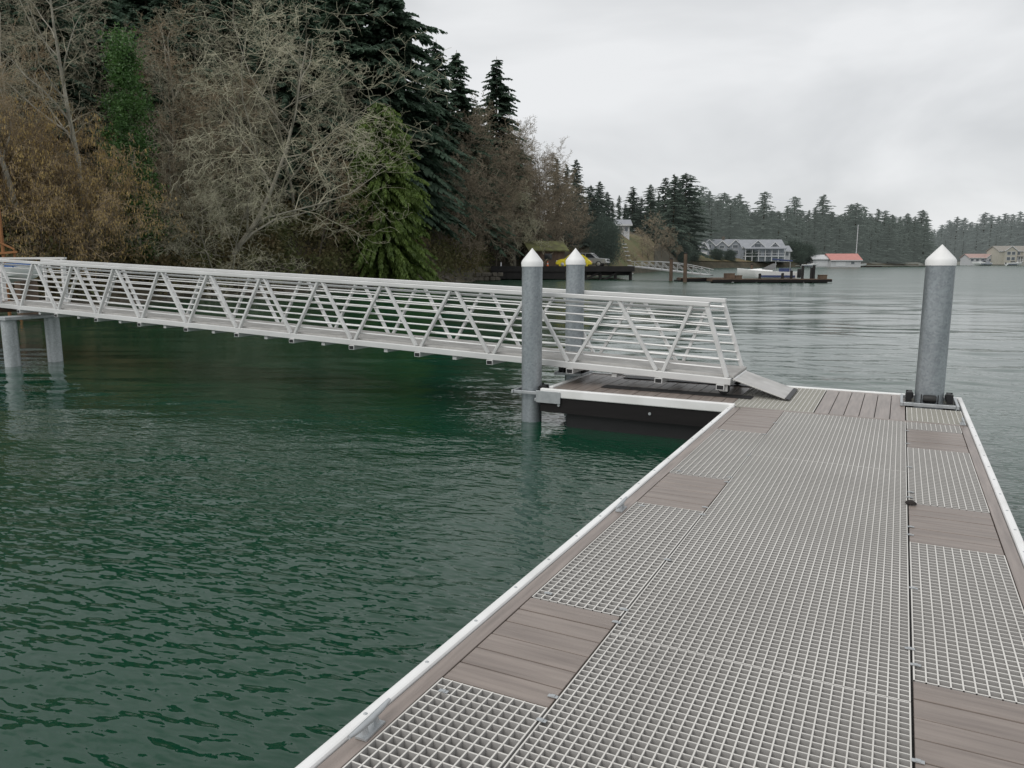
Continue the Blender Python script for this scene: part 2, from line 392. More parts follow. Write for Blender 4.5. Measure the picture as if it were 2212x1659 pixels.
def conifer(seed, H, R0, NB, dens, m, bark, e0=.15, droop=.35, hang=.25, power=.75, lo=.06, wide=.13, gap=0.0, lmax=1.3, irr=0.0, base=.05):
    R = np.random.default_rng(seed); parts = []
    ph = R.uniform(0,6.28,4)
    for i in range(NB):
        h = lo+(1-lo)*(i+R.uniform())/NB
        az = R.uniform(0, 2*math.pi)
        Lb = R0*(1-h)**power*R.uniform(.55,1.15)+.22
        if irr: Lb *= 1+irr*(math.sin(h*17+ph[0]+2*math.sin(az+ph[1]))+.6*math.sin(h*31+az*2+ph[2]))
        if R.uniform() < gap: Lb *= .45
        o = np.array([math.cos(az), math.sin(az), 0]); tg = np.array([-o[1], o[0], 0])
        ee = e0+.35*(h-.4)+R.normal(0,.12)
        k = max(4, int(3+Lb*dens)); s = np.linspace(.12,1,k)+R.uniform(-.03,.03,k)
        z = h*H*.985+Lb*(ee*s-droop*s*s)
        P = o[None]*(Lb*s)[:,None]; P[:,2] = z
        slope = Lb*(ee-2*droop*s)/Lb
        for sg in (-1, 1):
            t = o[None]*R.uniform(.4,.9,k)[:,None]+sg*tg[None]*R.uniform(.5,1,k)[:,None]
            t[:,2] = slope*.5-hang*R.uniform(.4,1.6,k); t = unit(t)
            l = (.22+.34*Lb*(1.05-s)*R.uniform(.6,1.2,k)); l = np.minimum(l, lmax*R.uniform(.6,1.1,k))
            sd = unit(np.cross(t, np.array([0,0,1.])[None]+R.normal(size=(k,3))*.5))
            parts.append(diamonds(P, t, l, base+l*wide, sd))
        t = unit(np.tile(o, (k,1))+np.stack([np.zeros(k),np.zeros(k),slope-.1],1)); l = np.full(k, Lb/k*1.9+.1)
        sd = unit(np.cross(t, R.normal(size=(k,3)))); parts.append(diamonds(P-t*l[:,None]*.3, t, l, l*.2+.03, sd))
    crown = leafmesh('crown', np.concatenate(parts), m)
    tb = MB(); tb.tube([(0,0,-1),(0,0,H*.3),(.05,0,H*.7),(0,0,H)], [H*.013,H*.010,H*.005,.02], 8, False)
    return (tb.mesh('trunk', bark, True), crown)
def bare(seed, H, mt, mk, nc=(14,7,6,4), stems=1, lean=(0,0), up=(.05,.06,.03,0,0), spread=1.0, r0=.14, first=.2, catk=False, tipr=.009, blen=.45, cfrac=.5):
    r = random.Random(seed); T = MB(); K = MB(); tips = []
    def grow(p, d, Ln, rad, lev):
        n = (7,5,4,3,3)[lev]; pts = [p]; rs = [rad]; dd = d; ds = [d]
        for i in range(n):
            j = (.09,.2,.25,.3,.3)[lev]
            dd = (dd+Vector((r.gauss(0,j), r.gauss(0,j), r.gauss(0,j)+up[lev]))).normalized()
            p = p+dd*(Ln/n); pts.append(p); ds.append(dd); rs.append(max(rad*(1-.82*(i+1)/n), tipr*.7))
        (T if lev < 2 else K).tube(pts, rs, (7,5,3,3,3)[lev], False)
        if lev >= 2: tips.append(pts[-1]); tips.append(pts[1])
        if lev < len(nc):
            for k in range(nc[lev]):
                lo = first if lev == 0 else .15
                t = lo+(1-lo)*(k+r.random())/nc[lev]; f = t*n; i = min(int(f), n-1)
                pt = pts[i].lerp(pts[i+1], f-i); dm = ds[i+1]
                q = Vector((r.gauss(0,1), r.gauss(0,1), r.gauss(0,.6))); q = (q-dm*q.dot(dm)).normalized()
                c = r.uniform(.35,.9)
                cd = (dm*c+q*spread).normalized()
                ln = Ln*r.uniform(.7,1.2)*(blen if lev == 0 else .48)*(1.2-.55*t)
                rr = max(rs[i]*(.5 if lev == 0 else .55), tipr)
                grow(pt, cd, ln, rr, lev+1)
    for q in range(stems):
        if stems == 1: d = Vector((lean[0], lean[1], 1)).normalized(); p = Vector((0,0,-.5))
        else:
            a = 2*math.pi*q/stems+r.random(); d = Vector((math.cos(a)*r.uniform(.2,.6)+lean[0], math.sin(a)*r.uniform(.2,.6)+lean[1], 1)).normalized(); p = Vector((math.cos(a)*.3, math.sin(a)*.3, -.3))
        grow(p, d, H*r.uniform(.8,1.05)*1.05, r0*(1 if stems == 1 else .6), 0)
    out = [T.mesh('trunk', mt, True), K.mesh('crown', mk, False)]
    if catk:
        tp = np.array([tuple(t) for t in tips]); R = np.random.default_rng(seed)
        tp = tp[R.uniform(size=len(tp)) < cfrac]; k = len(tp)
        t = unit(np.tile(np.array([0,0,-1.]), (k,1))+R.normal(size=(k,3))*.15); sd = unit(np.cross(t, R.normal(size=(k,3))))
        out.append(leafmesh('catkins', diamonds(tp, t, R.uniform(.12,.26,k), np.full(k,.024), sd), M['catkin']))
    return tuple(out)
def put(ms, name, label, cat, u, d, vtop=None, H0=1.0, group=None, rz=None, H=None, far=False, wide=1.0, hh=None, yy=None):
    Y = (ysh2(u) if far else ysh(u))+d if yy is None else yy
    z = (hill2(u, d) if far else hill(u, d))-.15 if hh is None else hh
    p = at(u, Y, z)
    if H is None: H = max(2.0, zv(vtop, Y)-z)
    o = thing(name, label, cat, p, random.uniform(0,6.28) if rz is None else rz, group)
    s = H/H0; o.scale = (s*wide, s*wide, s)
    for me in ms: link(me.name.split('.')[0], me, o)
    return o
def recol(ms, m):
    c = ms[1].copy(); c.materials[0] = m; return (ms[0], c)

# tree prototypes (heights noted for scaling)
FIR = [conifer(11+i, 22, 5.2+.5*i, 400, 5.5, M['fir'], M['bark_b'], droop=.42, hang=.45, gap=.2, lo=.04, power=.62+.06*i, wide=.16, irr=.08) for i in range(3)]
BIG = conifer(18, 22, 5.8, 520, 7, M['fir'], M['bark_b'], e0=.1, droop=.45, hang=.6, gap=.3, lo=.04, power=.42, wide=.15, irr=.12)
FIRS = [conifer(21+i, 18, 4.0+.4*i, 260, 4.0, M['fir_m'], M['bark_b'], droop=.32, hang=.55, gap=.3, power=.72-.08*i, wide=.18, irr=.12) for i in range(3)]
FIRT = [conifer(25+i, 18, 2.9+.4*i, 210, 3.6, M['fir_m'], M['bark_b'], droop=.35, hang=.6, gap=.3, power=.5, lo=.12-.05*i, wide=.19, irr=.15) for i in range(3)]
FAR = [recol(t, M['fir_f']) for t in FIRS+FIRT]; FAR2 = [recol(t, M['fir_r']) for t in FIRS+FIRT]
CED = conifer(31, 15, 4.7, 950, 12, M['cedar'], M['bark_b'], e0=.3, droop=.62, hang=1.7, power=.42, lo=.01, wide=.12, lmax=.5, gap=.2, irr=.10, base=.035)
BG = [bare(41+i, 14, M['bark_g'], M['twig_g'], r0=.15, nc=(16,7,6,4), tipr=.0095) for i in range(3)]
BB = [bare(51+i, 12, M['bark_b'], M['twig_b'], nc=(16,8,6,4), r0=.12, spread=.8, up=(.05,.12,.08,.02,0), tipr=.010) for i in range(3)]
BR = [bare(54+i, 12, M['bark_b'], M['twig_r'], nc=(17,8,7,3), r0=.13, spread=.9, up=(.05,.10,.06,.02,0), tipr=.014, first=.12) for i in range(3)]
ALD = [bare(91+i, 16, M['bark_p'], M['twig_g'], nc=(12,7,6,3), r0=.19, spread=.7, first=.4, up=(.03,.14,.06,0,0), tipr=.009, blen=.36) for i in range(2)]
SPR = bare(61, 11, M['bark_g'], M['twig_p'], nc=(18,9,7,4), lean=(-.8,-.25), up=(.02,-.03,-.08,-.10,-.08), spread=1.0, r0=.13, first=.1, blen=.68, tipr=.008)
SPR2 = bare(62, 10, M['bark_g'], M['twig_p'], nc=(15,8,7,4), lean=(.5,-.2), up=(.03,.03,-.02,-.04,-.04), spread=.8, r0=.115, first=.1, blen=.62, tipr=.008)
SPR3 = bare(64, 8, M['bark_g'], M['twig_p'], nc=(10,8,7,3), stems=4, lean=(-.3,-.4), up=(-.05,-.06,-.08,-.08,-.05), spread=.9, r0=.12, first=.1, blen=.5, tipr=.008)
PAL = bare(63, 7, M['bark_g'], M['twig_p'], nc=(16,9,7,4), r0=.16, spread=1.2, first=.15, blen=.6, tipr=.014)
HAZ = [bare(71+i, 7, M['bark_b'], M['twig_b'], nc=(10,8,6), stems=7, r0=.07, catk=True, spread=.7, first=.15, up=(-.02,0,0,0,0)) for i in range(2)]
FARB = [bare(81+i, 10, M['bark_b'], M['twig_r'], nc=(12,7,6), r0=.14, tipr=.025, spread=.9) for i in range(2)]
# ivy tree
R = np.random.default_rng(5); nC = 170
zc = R.uniform(1,14.5,nC); rc = np.where(zc < 12, 1.35, .8)*R.uniform(.2,1,nC); a = R.uniform(0,6.28,nC)
IVY = (MB().tube([(0,0,-1),(.2,0,5),(0,.2,10),(.2,0,15)], [.25,.2,.14,.04], 8, False).mesh('trunk', M['bark_g'], True),
       leafmesh('crown', cloud(np.stack([rc*np.cos(a), rc*np.sin(a), zc],1), R.uniform(.35,.85,nC), 110, .19, R, .4), M['ivy']))
nC = 70; th = R.uniform(0,6.28,nC); ph = R.uniform(-.9,1,nC); rq = R.uniform(.6,1.05,nC)
SHR = (MB().tube([(0,0,-.5),(0,0,1.6)], [.1,.04], 6, False).mesh('trunk', M['bark_b']),
       leafmesh('crown', cloud(np.stack([1.3*rq*np.cos(th)*np.sqrt(1-ph**2*.9), 1.3*rq*np.sin(th)*np.sqrt(1-ph**2*.9), 1.5+1.4*ph],1), R.uniform(.3,.7,nC), 230, .12, R), M['fir_m']))

# near wooded bank -----------------------------------------------------------
g = 'dark firs high on the wooded bank'; lb = 'dark fir tree rising above the bare trees at the back of the wooded bank'
lst = []
for k, (d0, u0, u1, du, va, vb) in enumerate([(34,-360,760,52,-260,-120),(24,-330,720,56,-200,-60),(13,-300,700,62,-120,80)]):
    u = u0
    while u < u1: lst.append((u+random.uniform(-16,16), d0+random.uniform(-4,4), random.uniform(va,vb))); u += du
for i, (u, d, v) in enumerate(lst):
    put(FIR[i%3], 'fir_tree', lb, 'tree', u, d, v, 22, g, wide=random.uniform(.9,1.2))
put(BIG, 'fir_tree', 'tall dark fir at the right edge of the near woods, drooping boughs against the sky', 'tree', 845, 10, -110, 22, wide=1.15)
put(FIR[1], 'fir_tree', 'tall dark fir just left of the edge fir, behind the bright green cedar', 'tree', 755, 13, -100, 22, wide=1.2)
put(FIR[2], 'fir_tree', 'slim fir with a pointed top, first right of the tallest edge fir', 'tree', 948, 14, 85, 22, wide=1.15)
put(FIR[1], 'fir_tree', 'slim fir in the middle of the three pointed firs against the sky', 'tree', 990, 17, 108, 22, wide=1.15)
put(FIR[0], 'fir_tree', 'separate pointed fir with sky on both sides, rightmost of the near firs', 'tree', 1074, 15, 122, 22, wide=1.1)
put(FIR[2], 'fir_tree', 'short dark fir filling the gap under the pointed firs', 'tree', 1030, 12, 230, 22, wide=1.2)
put(FIR[1], 'fir_tree', 'lower fir half hidden by brown trees right of the separate pointed fir', 'tree', 1105, 18, 285, 22, wide=1.3)
put(FIR[2], 'fir_tree', 'dark fir half hidden behind the left side of the bright green cedar', 'tree', 710, 9, 100, 22, wide=1.1)
put(FIR[1], 'fir_tree', 'dark fir half hidden behind the right side of the bright green cedar', 'tree', 905, 9, 170, 22, wide=1.1)
put(CED, 'cedar_tree', 'bright yellow green cedar with hanging sprays reaching down to the shore', 'tree', 832, 1.0, 220, 15, rz=1.0, wide=1.0)
put(IVY, 'ivy_clad_tree', 'tree trunk thickly covered in green ivy among bare trees', 'tree', 300, 2.5, 60, 15, rz=0, wide=1.0)
put(SPR, 'bare_tree', 'large bare grey tree leaning out low over the water with sprawling branches', 'tree', 635, 1.6, H=11.5, H0=11, rz=AL)
put(SPR2, 'bare_tree', 'bare grey tree fanning out to the right toward the cedar', 'tree', 470, 2.5, H=15, H0=10, rz=AL)
put(SPR3, 'bare_tree', 'many stemmed bare grey tree arching low above the gangway rail', 'tree', 480, 1.2, H=7.5, H0=8, rz=AL)
put(ALD[0], 'bare_tree', 'pale trunked bare alder at the far left of the bank', 'tree', 85, 2.5, -90, 16)
put(ALD[1], 'bare_tree', 'pale trunked bare alder with forked limbs beside the ivy covered tree', 'tree', 200, 2.5, -80, 16)
put(PAL, 'bare_tree', 'small pale lichen covered tree left of the wooden shed', 'tree', 1112, 3, 395, 7.3)
g = 'bare grey trees on the wooded bank'; lb = 'bare grey tree with fine twigs in the thick of the wooded bank'
for i, (u, d, v) in enumerate([(390,6,10),(455,4,90),(520,8,40),(640,6,60),(20,9,-80),(140,11,-40),(430,12,-40),(600,11,-10),(375,4,260),(735,7,160),(-100,6,0),(-220,8,-60),(480,3,230),(240,10,-40)]):
    put(BG[i%3], 'bare_tree', lb, 'tree', u, d, v, 15, g)
g = 'bare brown trees on the wooded bank'; lb = 'bare brown twigged tree among the shrubs of the wooded bank'
for i, (u, d, v) in enumerate([(40,4,120),(160,5,150),(350,7,80),(420,3,300),(540,5,220),(690,3,310),(250,5,300),(-60,4,150)]):
    put(BB[i%3], 'bare_tree', lb, 'tree', u, d, v, 12.6, g)
g = 'brown trees on the slope behind the wharf'; lb = 'bare reddish brown tree on the slope between the cedar and the wharf shed'
for i, (u, d, v) in enumerate([(945,5,330),(975,6,280),(1005,7,250),(1035,9,270),(1060,7,290),(1085,9,310),(1110,12,320),(1135,10,330),(1160,12,345),(1180,10,365),(1150,5,430),(1070,3,420),(1020,3,380),(985,3,400),(1195,16,390),(1120,17,300),(1145,18,325),(1170,20,345),(1215,18,400),(1235,20,420)]):
    put(BR[i%3], 'bare_tree', lb, 'tree', u, d, v, 12.6, g)
g = 'hazel bushes with catkins'; lb = 'hazel bush hung with yellow brown catkins at the left end of the bank'
for i, (u, d, v) in enumerate([(-60,3,260),(20,3,280),(90,4,290),(150,3,290),(110,2,390),(50,6,220),(195,2,400)]):
    put(HAZ[i%2], 'hazel_bush', lb, 'bush', u, d, v, 7, g)
# undergrowth: stuff
R = np.random.default_rng(9); cs = []
for i in range(2800):
    u = R.uniform(-400,1240); d = abs(R.normal(0,9))+.6; z = hill(u, d)
    if u > 1060 and d < 13: continue
    k = R.uniform(0,1.8); p = at(u, ysh(u)+d, z+k); cs.append(tuple(p))
cs = np.array(cs)
tag(link('undergrowth', leafmesh('undergrowth', cloud(cs, R.uniform(.4,.9,len(cs)), 30, .3, R), M['under'])), 'dark tangled undergrowth covering the wooded bank', 'undergrowth', kind='stuff')
# rubble along shore
b = MB()
for i in range(260):
    u = R.uniform(-200,1330); d = R.uniform(-.6,1.6); p = at(u, ysh(u)+d, hill(u, d)); s = R.uniform(.12,.45)
    pr = [(s*.2,-s*.5),(s*.9,-s*.3),(s,0),(s*.7,s*.35),(s*.15,s*.5)]
    k0 = len(b.v); b.lathe(p, pr, 6)
    for j in range(k0, len(b.v)): b.v[j] = tuple(np.array(b.v[j])+R.uniform(-.2,.2,3)*s)
tag(b.build('shore_rubble', M['rock']), 'brown rubble stones along the waterline', 'rocks', kind='stuff')

# mid and far conifers -------------------------------------------------------
def row(lst, protos, label, group, d0, dj, far=False, wide=1.0, name='conifer_tree'):
    for i, (u, v) in enumerate(lst):
        put(protos[random.randrange(len(protos))], name, label, 'tree', u, d0+random.uniform(-dj,dj), v+random.uniform(-8,8), 18, group, far=far, wide=wide*random.uniform(.8,1.3))
row([(1200,342),(1222,352),(1242,348)], FIRS, 'dark conifer in the trio above the wharf shed', 'trio of conifers above the wharf', 26, 3, wide=1.0)
row([(1258,425),(1274,402),(1293,390),(1310,415),(1284,425)], FIRS, 'conifer in the clump behind the parked cars', 'conifer clump behind the parked cars', 24, 3, wide=1.2)
put(SHR, 'evergreen_shrub', 'rounded dark evergreen bush on the grass slope above the pickup', 'bush', 1306, 8, 478, 3, wide=.85)
row([(1322,440),(1336,420),(1350,432),(1365,405),(1384,428),(1402,398),(1420,415),(1434,382),(1375,440),(1410,435)], FIRS+FIRT, 'greyish conifer on the rise behind the hillside house', 'conifers behind the hillside house', 55, 8, wide=1.2)
row([(1452,372),(1476,366),(1463,400)], FIRS, 'big dark conifer standing left of the grey gabled house', 'big conifers left of the grey house', 22, 3, wide=1.35)
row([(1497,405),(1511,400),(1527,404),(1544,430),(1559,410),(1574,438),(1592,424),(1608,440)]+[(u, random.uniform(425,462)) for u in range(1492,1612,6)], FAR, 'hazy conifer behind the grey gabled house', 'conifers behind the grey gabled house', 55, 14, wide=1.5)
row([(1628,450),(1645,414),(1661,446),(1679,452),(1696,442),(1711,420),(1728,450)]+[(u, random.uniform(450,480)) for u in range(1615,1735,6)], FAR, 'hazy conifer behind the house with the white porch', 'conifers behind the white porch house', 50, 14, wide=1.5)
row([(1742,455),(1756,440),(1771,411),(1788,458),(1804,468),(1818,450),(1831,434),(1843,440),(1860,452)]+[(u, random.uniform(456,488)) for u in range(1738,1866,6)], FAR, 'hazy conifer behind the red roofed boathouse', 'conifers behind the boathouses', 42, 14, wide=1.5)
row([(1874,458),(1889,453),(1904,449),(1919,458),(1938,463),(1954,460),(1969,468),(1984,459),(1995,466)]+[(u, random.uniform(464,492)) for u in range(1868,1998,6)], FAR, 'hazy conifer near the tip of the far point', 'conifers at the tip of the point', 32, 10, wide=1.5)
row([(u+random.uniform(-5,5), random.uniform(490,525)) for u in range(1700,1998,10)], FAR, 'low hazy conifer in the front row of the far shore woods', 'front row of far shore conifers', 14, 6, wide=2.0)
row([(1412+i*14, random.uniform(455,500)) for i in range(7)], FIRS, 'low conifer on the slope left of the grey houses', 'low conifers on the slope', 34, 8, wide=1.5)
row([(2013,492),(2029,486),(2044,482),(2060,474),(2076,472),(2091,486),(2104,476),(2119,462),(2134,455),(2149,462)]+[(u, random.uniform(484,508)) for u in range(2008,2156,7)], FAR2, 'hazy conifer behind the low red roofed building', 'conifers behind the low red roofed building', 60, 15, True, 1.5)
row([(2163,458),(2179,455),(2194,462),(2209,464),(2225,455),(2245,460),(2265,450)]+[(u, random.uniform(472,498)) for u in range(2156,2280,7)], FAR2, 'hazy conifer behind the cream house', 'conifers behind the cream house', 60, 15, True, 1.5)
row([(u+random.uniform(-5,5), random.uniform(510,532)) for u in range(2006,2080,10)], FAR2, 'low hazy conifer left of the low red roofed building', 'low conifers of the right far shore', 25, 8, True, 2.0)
g = 'bare trees beside the grey houses'
for i, (u, d, v) in enumerate([(1412,8,465),(1430,10,470),(1445,6,490),(1462,6,500),(1480,6,505)]):
    put(FARB[i%2], 'bare_tree', 'bare brown tree on the shore left of the grey houses', 'tree', u, d, v, 10.5, g)
for i, (u, d, v) in enumerate([(1318,14,500),(1333,5,535),(1350,4,545),(1372,5,535),(1388,8,515),(1402,6,500),(1338,22,490),(1392,20,480)]):
    put(FARB[i%2], 'bare_shrub', 'low bare brown shrub on the grass slope below the hillside house', 'bush', u, d, v, 10.5, 'brown shrubs on the grass slope', wide=1.5)
for i, (u, d, v) in enumerate([(1470,3,528),(1495,5,535),(1548,8,538),(1575,6,541),(1650,4,545),(1622,6,541),(1712,8,522),(1740,6,530),(1726,3,540)]):
    put(SHR, 'evergreen_shrub', 'green garden shrub along the shore in front of the far houses', 'bush', u, d, v, 3, 'garden shrubs by the far houses', wide=1.2)

# ------------------------------------------------------------------ foreground dock
XL, XR, YF, YB, XE = -1.664, .765, 8.83, 10.63, -4.08
dock = thing('floating_dock', 'L shaped floating dock with pale square grating, brown composite boards and white edge rails', 'dock', (0,0,WATER))
DZ = -WATER
def dk(b, name, m, bev=0.0, smooth=False, parent=None):
    b.v = [(x, y, z+DZ) for (x, y, z) in b.v]
    return b.build(name, m, parent or dock, smooth, bev)
def grating(x0, x1, y0, y1, pitch, bw, m, name='grating_panel'):
    b = MB(); nx = max(1, round((x1-x0-bw)/pitch)); ny = max(1, round((y1-y0-bw)/pitch))
    for i in range(nx+1):
        x = x0+bw/2+(x1-x0-bw)*i/nx; b.box((x-bw/2,y0,-.038),(x+bw/2,y1,0))
    for j in range(ny+1):
        y = y0+bw/2+(y1-y0-bw)*j/ny; b.box((x0+.001,y-bw/2,-.0365),(x1-.001,y+bw/2,-.0015))
    return dk(b, name, m)
def boards(x0, x1, y0, y1, along):
    b = MB(); a0, a1 = (y0, y1) if along == 'x' else (x0, x1)
    n = max(1, round((a1-a0)/.14)); p = (a1-a0)/n
    for i in range(n):
        s = a0+p*i+.0035; e_ = a0+p*(i+1)-.0035; zt = -.002+random.uniform(-.0015,.0015)
        if along == 'x': b.box((x0,s,-.026),(x1,e_,zt))
        else: b.box((s,y0,-.026),(e_,y1,zt))
    return dk(b, 'board_panel', M['board_'+along], bev=.003)
SP, SB = .044, .0062
segs = [(-3.0,-2.75,'b'),(-2.75,-1.0,'g'),(-1.0,-.15,'b'),(-.15,.0,'g'),(.0,2.40,'g'),(2.40,3.23,'b'),(3.23,4.94,'g'),(4.94,5.77,'b'),(5.77,7.56,'g'),(7.56,8.81,'b')]
for (a, c, k) in segs:
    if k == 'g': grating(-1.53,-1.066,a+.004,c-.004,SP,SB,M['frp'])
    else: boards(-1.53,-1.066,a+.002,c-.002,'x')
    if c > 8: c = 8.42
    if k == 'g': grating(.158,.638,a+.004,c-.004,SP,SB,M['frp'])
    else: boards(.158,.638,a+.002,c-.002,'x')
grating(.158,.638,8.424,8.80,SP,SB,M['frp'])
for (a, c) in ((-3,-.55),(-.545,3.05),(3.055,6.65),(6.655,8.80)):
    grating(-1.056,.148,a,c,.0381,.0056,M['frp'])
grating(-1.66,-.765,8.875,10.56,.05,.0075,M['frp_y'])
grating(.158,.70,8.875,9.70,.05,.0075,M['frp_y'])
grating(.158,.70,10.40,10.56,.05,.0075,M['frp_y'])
boards(-.755,.148,8.875,10.56,'y'); boards(XE+.07,-1.67,8.875,10.56,'y')
boards(-1.53,.70,8.812,8.868,'x')
dk(MB().box((-1.608,-3,-.03),(-1.536,8.80,-.001)), 'trim_board', M['board_y'], .003)
dk(MB().box((.644,-3,-.03),(.710,8.80,-.001)), 'trim_board', M['board_y'], .003)
rails = []
for lo, hi in (((XL,-3,-.12),(-1.614,YF-.02,.012)), ((.716,-3,-.12),(XR,YB-.07,.012)), ((XE,YB-.064,-.12),(XR,YB,.014)), ((XE+.02,YF-.03,-.075),(XL+.06,YF+.04,.034)), ((XE,YF+.3,-.12),(XE+.06,YB-.07,.014))):
    rails.append(dk(MB().box(lo, hi), 'edge_rail', M['white'], .012))
bm_ = MB().lathe((0,0,0), [(.008,0),(.008,.002),(.005,.004)], 10).mesh('bolt', M['galv_b'])
def bolt(parent, x, y, z):
    o = link('bolt', bm_, parent); o.location = (x, y, z+DZ)
y = .4
while y < 8.7:
    bolt(rails[0], -1.638, y, .0118); bolt(rails[1], .74, y+.1, .0118); y += .41
# wales, floats
dk(MB().box((XL+.012,-3,-.30),(-1.62,YF-.03,-.125)), 'wale', M['wale']); dk(MB().box((.722,-3,-.30),(.76,YB-.01,-.125)), 'wale', M['wale'])
dk(MB().box((XE+.02,YF-.012,-.27),(XL+.02,YF+.03,-.08)), 'wale', M['wale']); dk(MB().box((XE+.06,YB-.05,-.3),(.71,YB-.012,-.125)), 'wale', M['wale'])
dk(MB().box((XE+.01,YF+.06,-.27),(XE+.055,YB-.07,-.125)), 'wale', M['wale'])
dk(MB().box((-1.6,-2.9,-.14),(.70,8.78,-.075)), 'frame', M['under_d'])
dk(MB().box((XE+.07,YF+.04,-.20),(.70,9.70,-.05)), 'frame', M['wale']); dk(MB().box((XE+.07,9.705,-.20),(.12,YB-.055,-.05)), 'frame', M['wale'])
for (x0, x1, y0, y1) in [(-1.5,.6,-2.6+1.95*i,-.9+1.95*i) for i in range(6)]+[(-3.75,-1.7,YF+.08,YB-.15),(-1.6,-.1,8.95,YB-.15)]:
    dk(MB().box((x0,y0,-.75),(x1,y1,-.21 if y0 > 8.7 else -.15)), 'float', M['black'], .04)
for x in (-3.8,-2.6):
    dk(MB().lathe((x,YF-.013,-.17), [(.018,-.012),(.018,0)], 10, 'y'), 'bolt', M['galv_b'])
# cleats
def cleat(x, y, rz):
    c = thing('cleat', None, None); c.parent = dock; c.location = (x, y, DZ+.001); c.rotation_euler = (0,0,rz)
    MB().tube([(0,-.125,.05),(0,-.08,.045),(0,0,.042),(0,.08,.045),(0,.125,.05)], [.007,.011,.013,.011,.007], 10).build('horn', M['galv_b'], c, True)
    b = MB()
    for s in (-1, 1): b.tube([(0,s*.036,.0),(0,s*.032,.04)], [.016,.010], 10)
    b.box((-.024,-.06,0),(.024,.06,.008)); b.build('base', M['galv_b'], c, True)
for (x, y) in ((-1.57,1.98),(-1.57,4.72)): cleat(x, y, .05)
cleat(.67,8.9,0)
cleat(.67,3.9,0)
# hold down clips
cm = MB().box((-.02,-.009,.0008),(.02,.009,.003)); cm.box((-.008,-.008,.0031),(.008,.008,.006)); cm = cm.mesh('grating_clip', M['galv_b'])
for y in (2.31,2.47,3.16,3.3,4.0,4.86,5.02,5.7,5.84,6.6,7.5,8.1):
    for x in (-1.061,.153):
        o = link('grating_clip', cm, dock); o.location = (x+random.uniform(-.02,.02), y+(.2 if x > 0 else 0), DZ+.001); o.rotation_euler = (0,0,random.uniform(-.1,.1))
for y in (2.31,3.3,4.86,5.84,7.5):
    o = link('grating_clip', cm, dock); o.location = (-1.47, y, DZ+.001)
# pile guides
def guide(px, py, r, z, s=.075, dirs=((-1,0),(1,0),(0,-1),(0,1)), rr=.03):
    gd = thing('pile_guide', None, None); gd.parent = dock; gd.location = (px, py, z+DZ)
    a = r+s; f = MB()
    for sx in (-1, 1): f.box((sx*a-.015,-a-.03,-.022),(sx*a+.015,a+.03,.022)); f.box((-a+.017,sx*a-.015,-.02),(a-.017,sx*a+.015,.02))
    f.build('guide_frame', M['galv_b'], gd, bev=.004)
    for (dx, dy) in dirs:
        b = MB(); c = ((r+rr+.006)*dx, (r+rr+.006)*dy, .02+rr)
        b.lathe((c[0]-(0 if dx else .07), c[1]-(.07 if dx else 0), c[2]), [(rr*.8,0),(rr,.02),(rr,.12),(rr*.8,.14)], 14, 'y' if dx else 'x')
        b.build('roller', M['rubber'], gd, True)
        b = MB(); hh = .02+rr*2
        for q in (-1, 1):
            if dx: b.box((c[0]-.025,q*.085-.005,0.0),(c[0]+.04,q*.085+.005,hh)) if dx > 0 else b.box((c[0]-.04,q*.085-.005,0.0),(c[0]+.025,q*.085+.005,hh))
            else: b.box((q*.085-.005,c[1]-.035,0.0),(q*.085+.005,c[1]+.035,hh))
        b.build('roller_bracket', M['black'], gd)
P1, P2, P3 = (-4.31,9.08), (-4.25,10.42), (.39,10.05)
guide(*P1, .135, -.05, s=.05, dirs=((1,0),(0,1))); guide(*P2, .135, .02); guide(*P3, .152, .025, .13, rr=.045)
dk(MB().box((XE-.03,YF-.045,-.15),(XE+.31,YF-.032,.005)), 'corner_plate', M['galv_b'], .003)
dk(MB().box((XE-.06,YF-.03,-.14),(XE-.005,9.5,-.1)), 'corner_plate', M['galv_b'], .003)
dk(MB().box((XE-.06,9.9,-.14),(XE-.005,10.6,-.1)), 'corner_plate', M['galv_b'], .003)
for y in (9.5,10.42): dk(MB().box((-3.45,y-.1,.001),(-1.52,y+.1,.011)), 'wheel_track', M['black'], .003)
# pilings
def piling(p, r, ztop, label):
    t = thing('steel_piling', label, 'piling', (p[0], p[1], -4))
    MB().lathe((0,0,0), [(r,0),(r,ztop+4)], 40).build('shaft', M['galv'], t, True)
    MB().lathe((0,0,ztop+4.001), [(r+.007,-.055),(r+.008,.0),(r*.94,.03),(r*.04,.178),(.002,.182)], 40).build('cap', M['white'], t, True)
piling(P1, .135, 1.64, 'steel piling with white cone cap in front of the gangway, at the dock corner')
piling(P2, .135, 1.66, 'steel piling with white cone cap seen behind the gangway railing')
piling(P3, .152, 1.66, 'thick steel piling with white cone cap standing alone at the right dock end')
b = MB(); b.lathe((0,0,0), [(.012,0),(.03,.008),(.026,.022),(.008,.032)], 9)
for j in range(len(b.v)): b.v[j] = tuple(np.array(b.v[j])*np.array((1.2,.9,1))+R.uniform(-.006,.006,3)*np.array((1,1,.3)))
b.lathe((.03,.012,.0), [(.008,0),(.015,.006),(.006,.016)], 7)
o = tag(b.build('debris_clump', M['clump']), 'small dark clump lying at the right seam of the grating', 'debris'); o.location = (.165,5.72,.001)

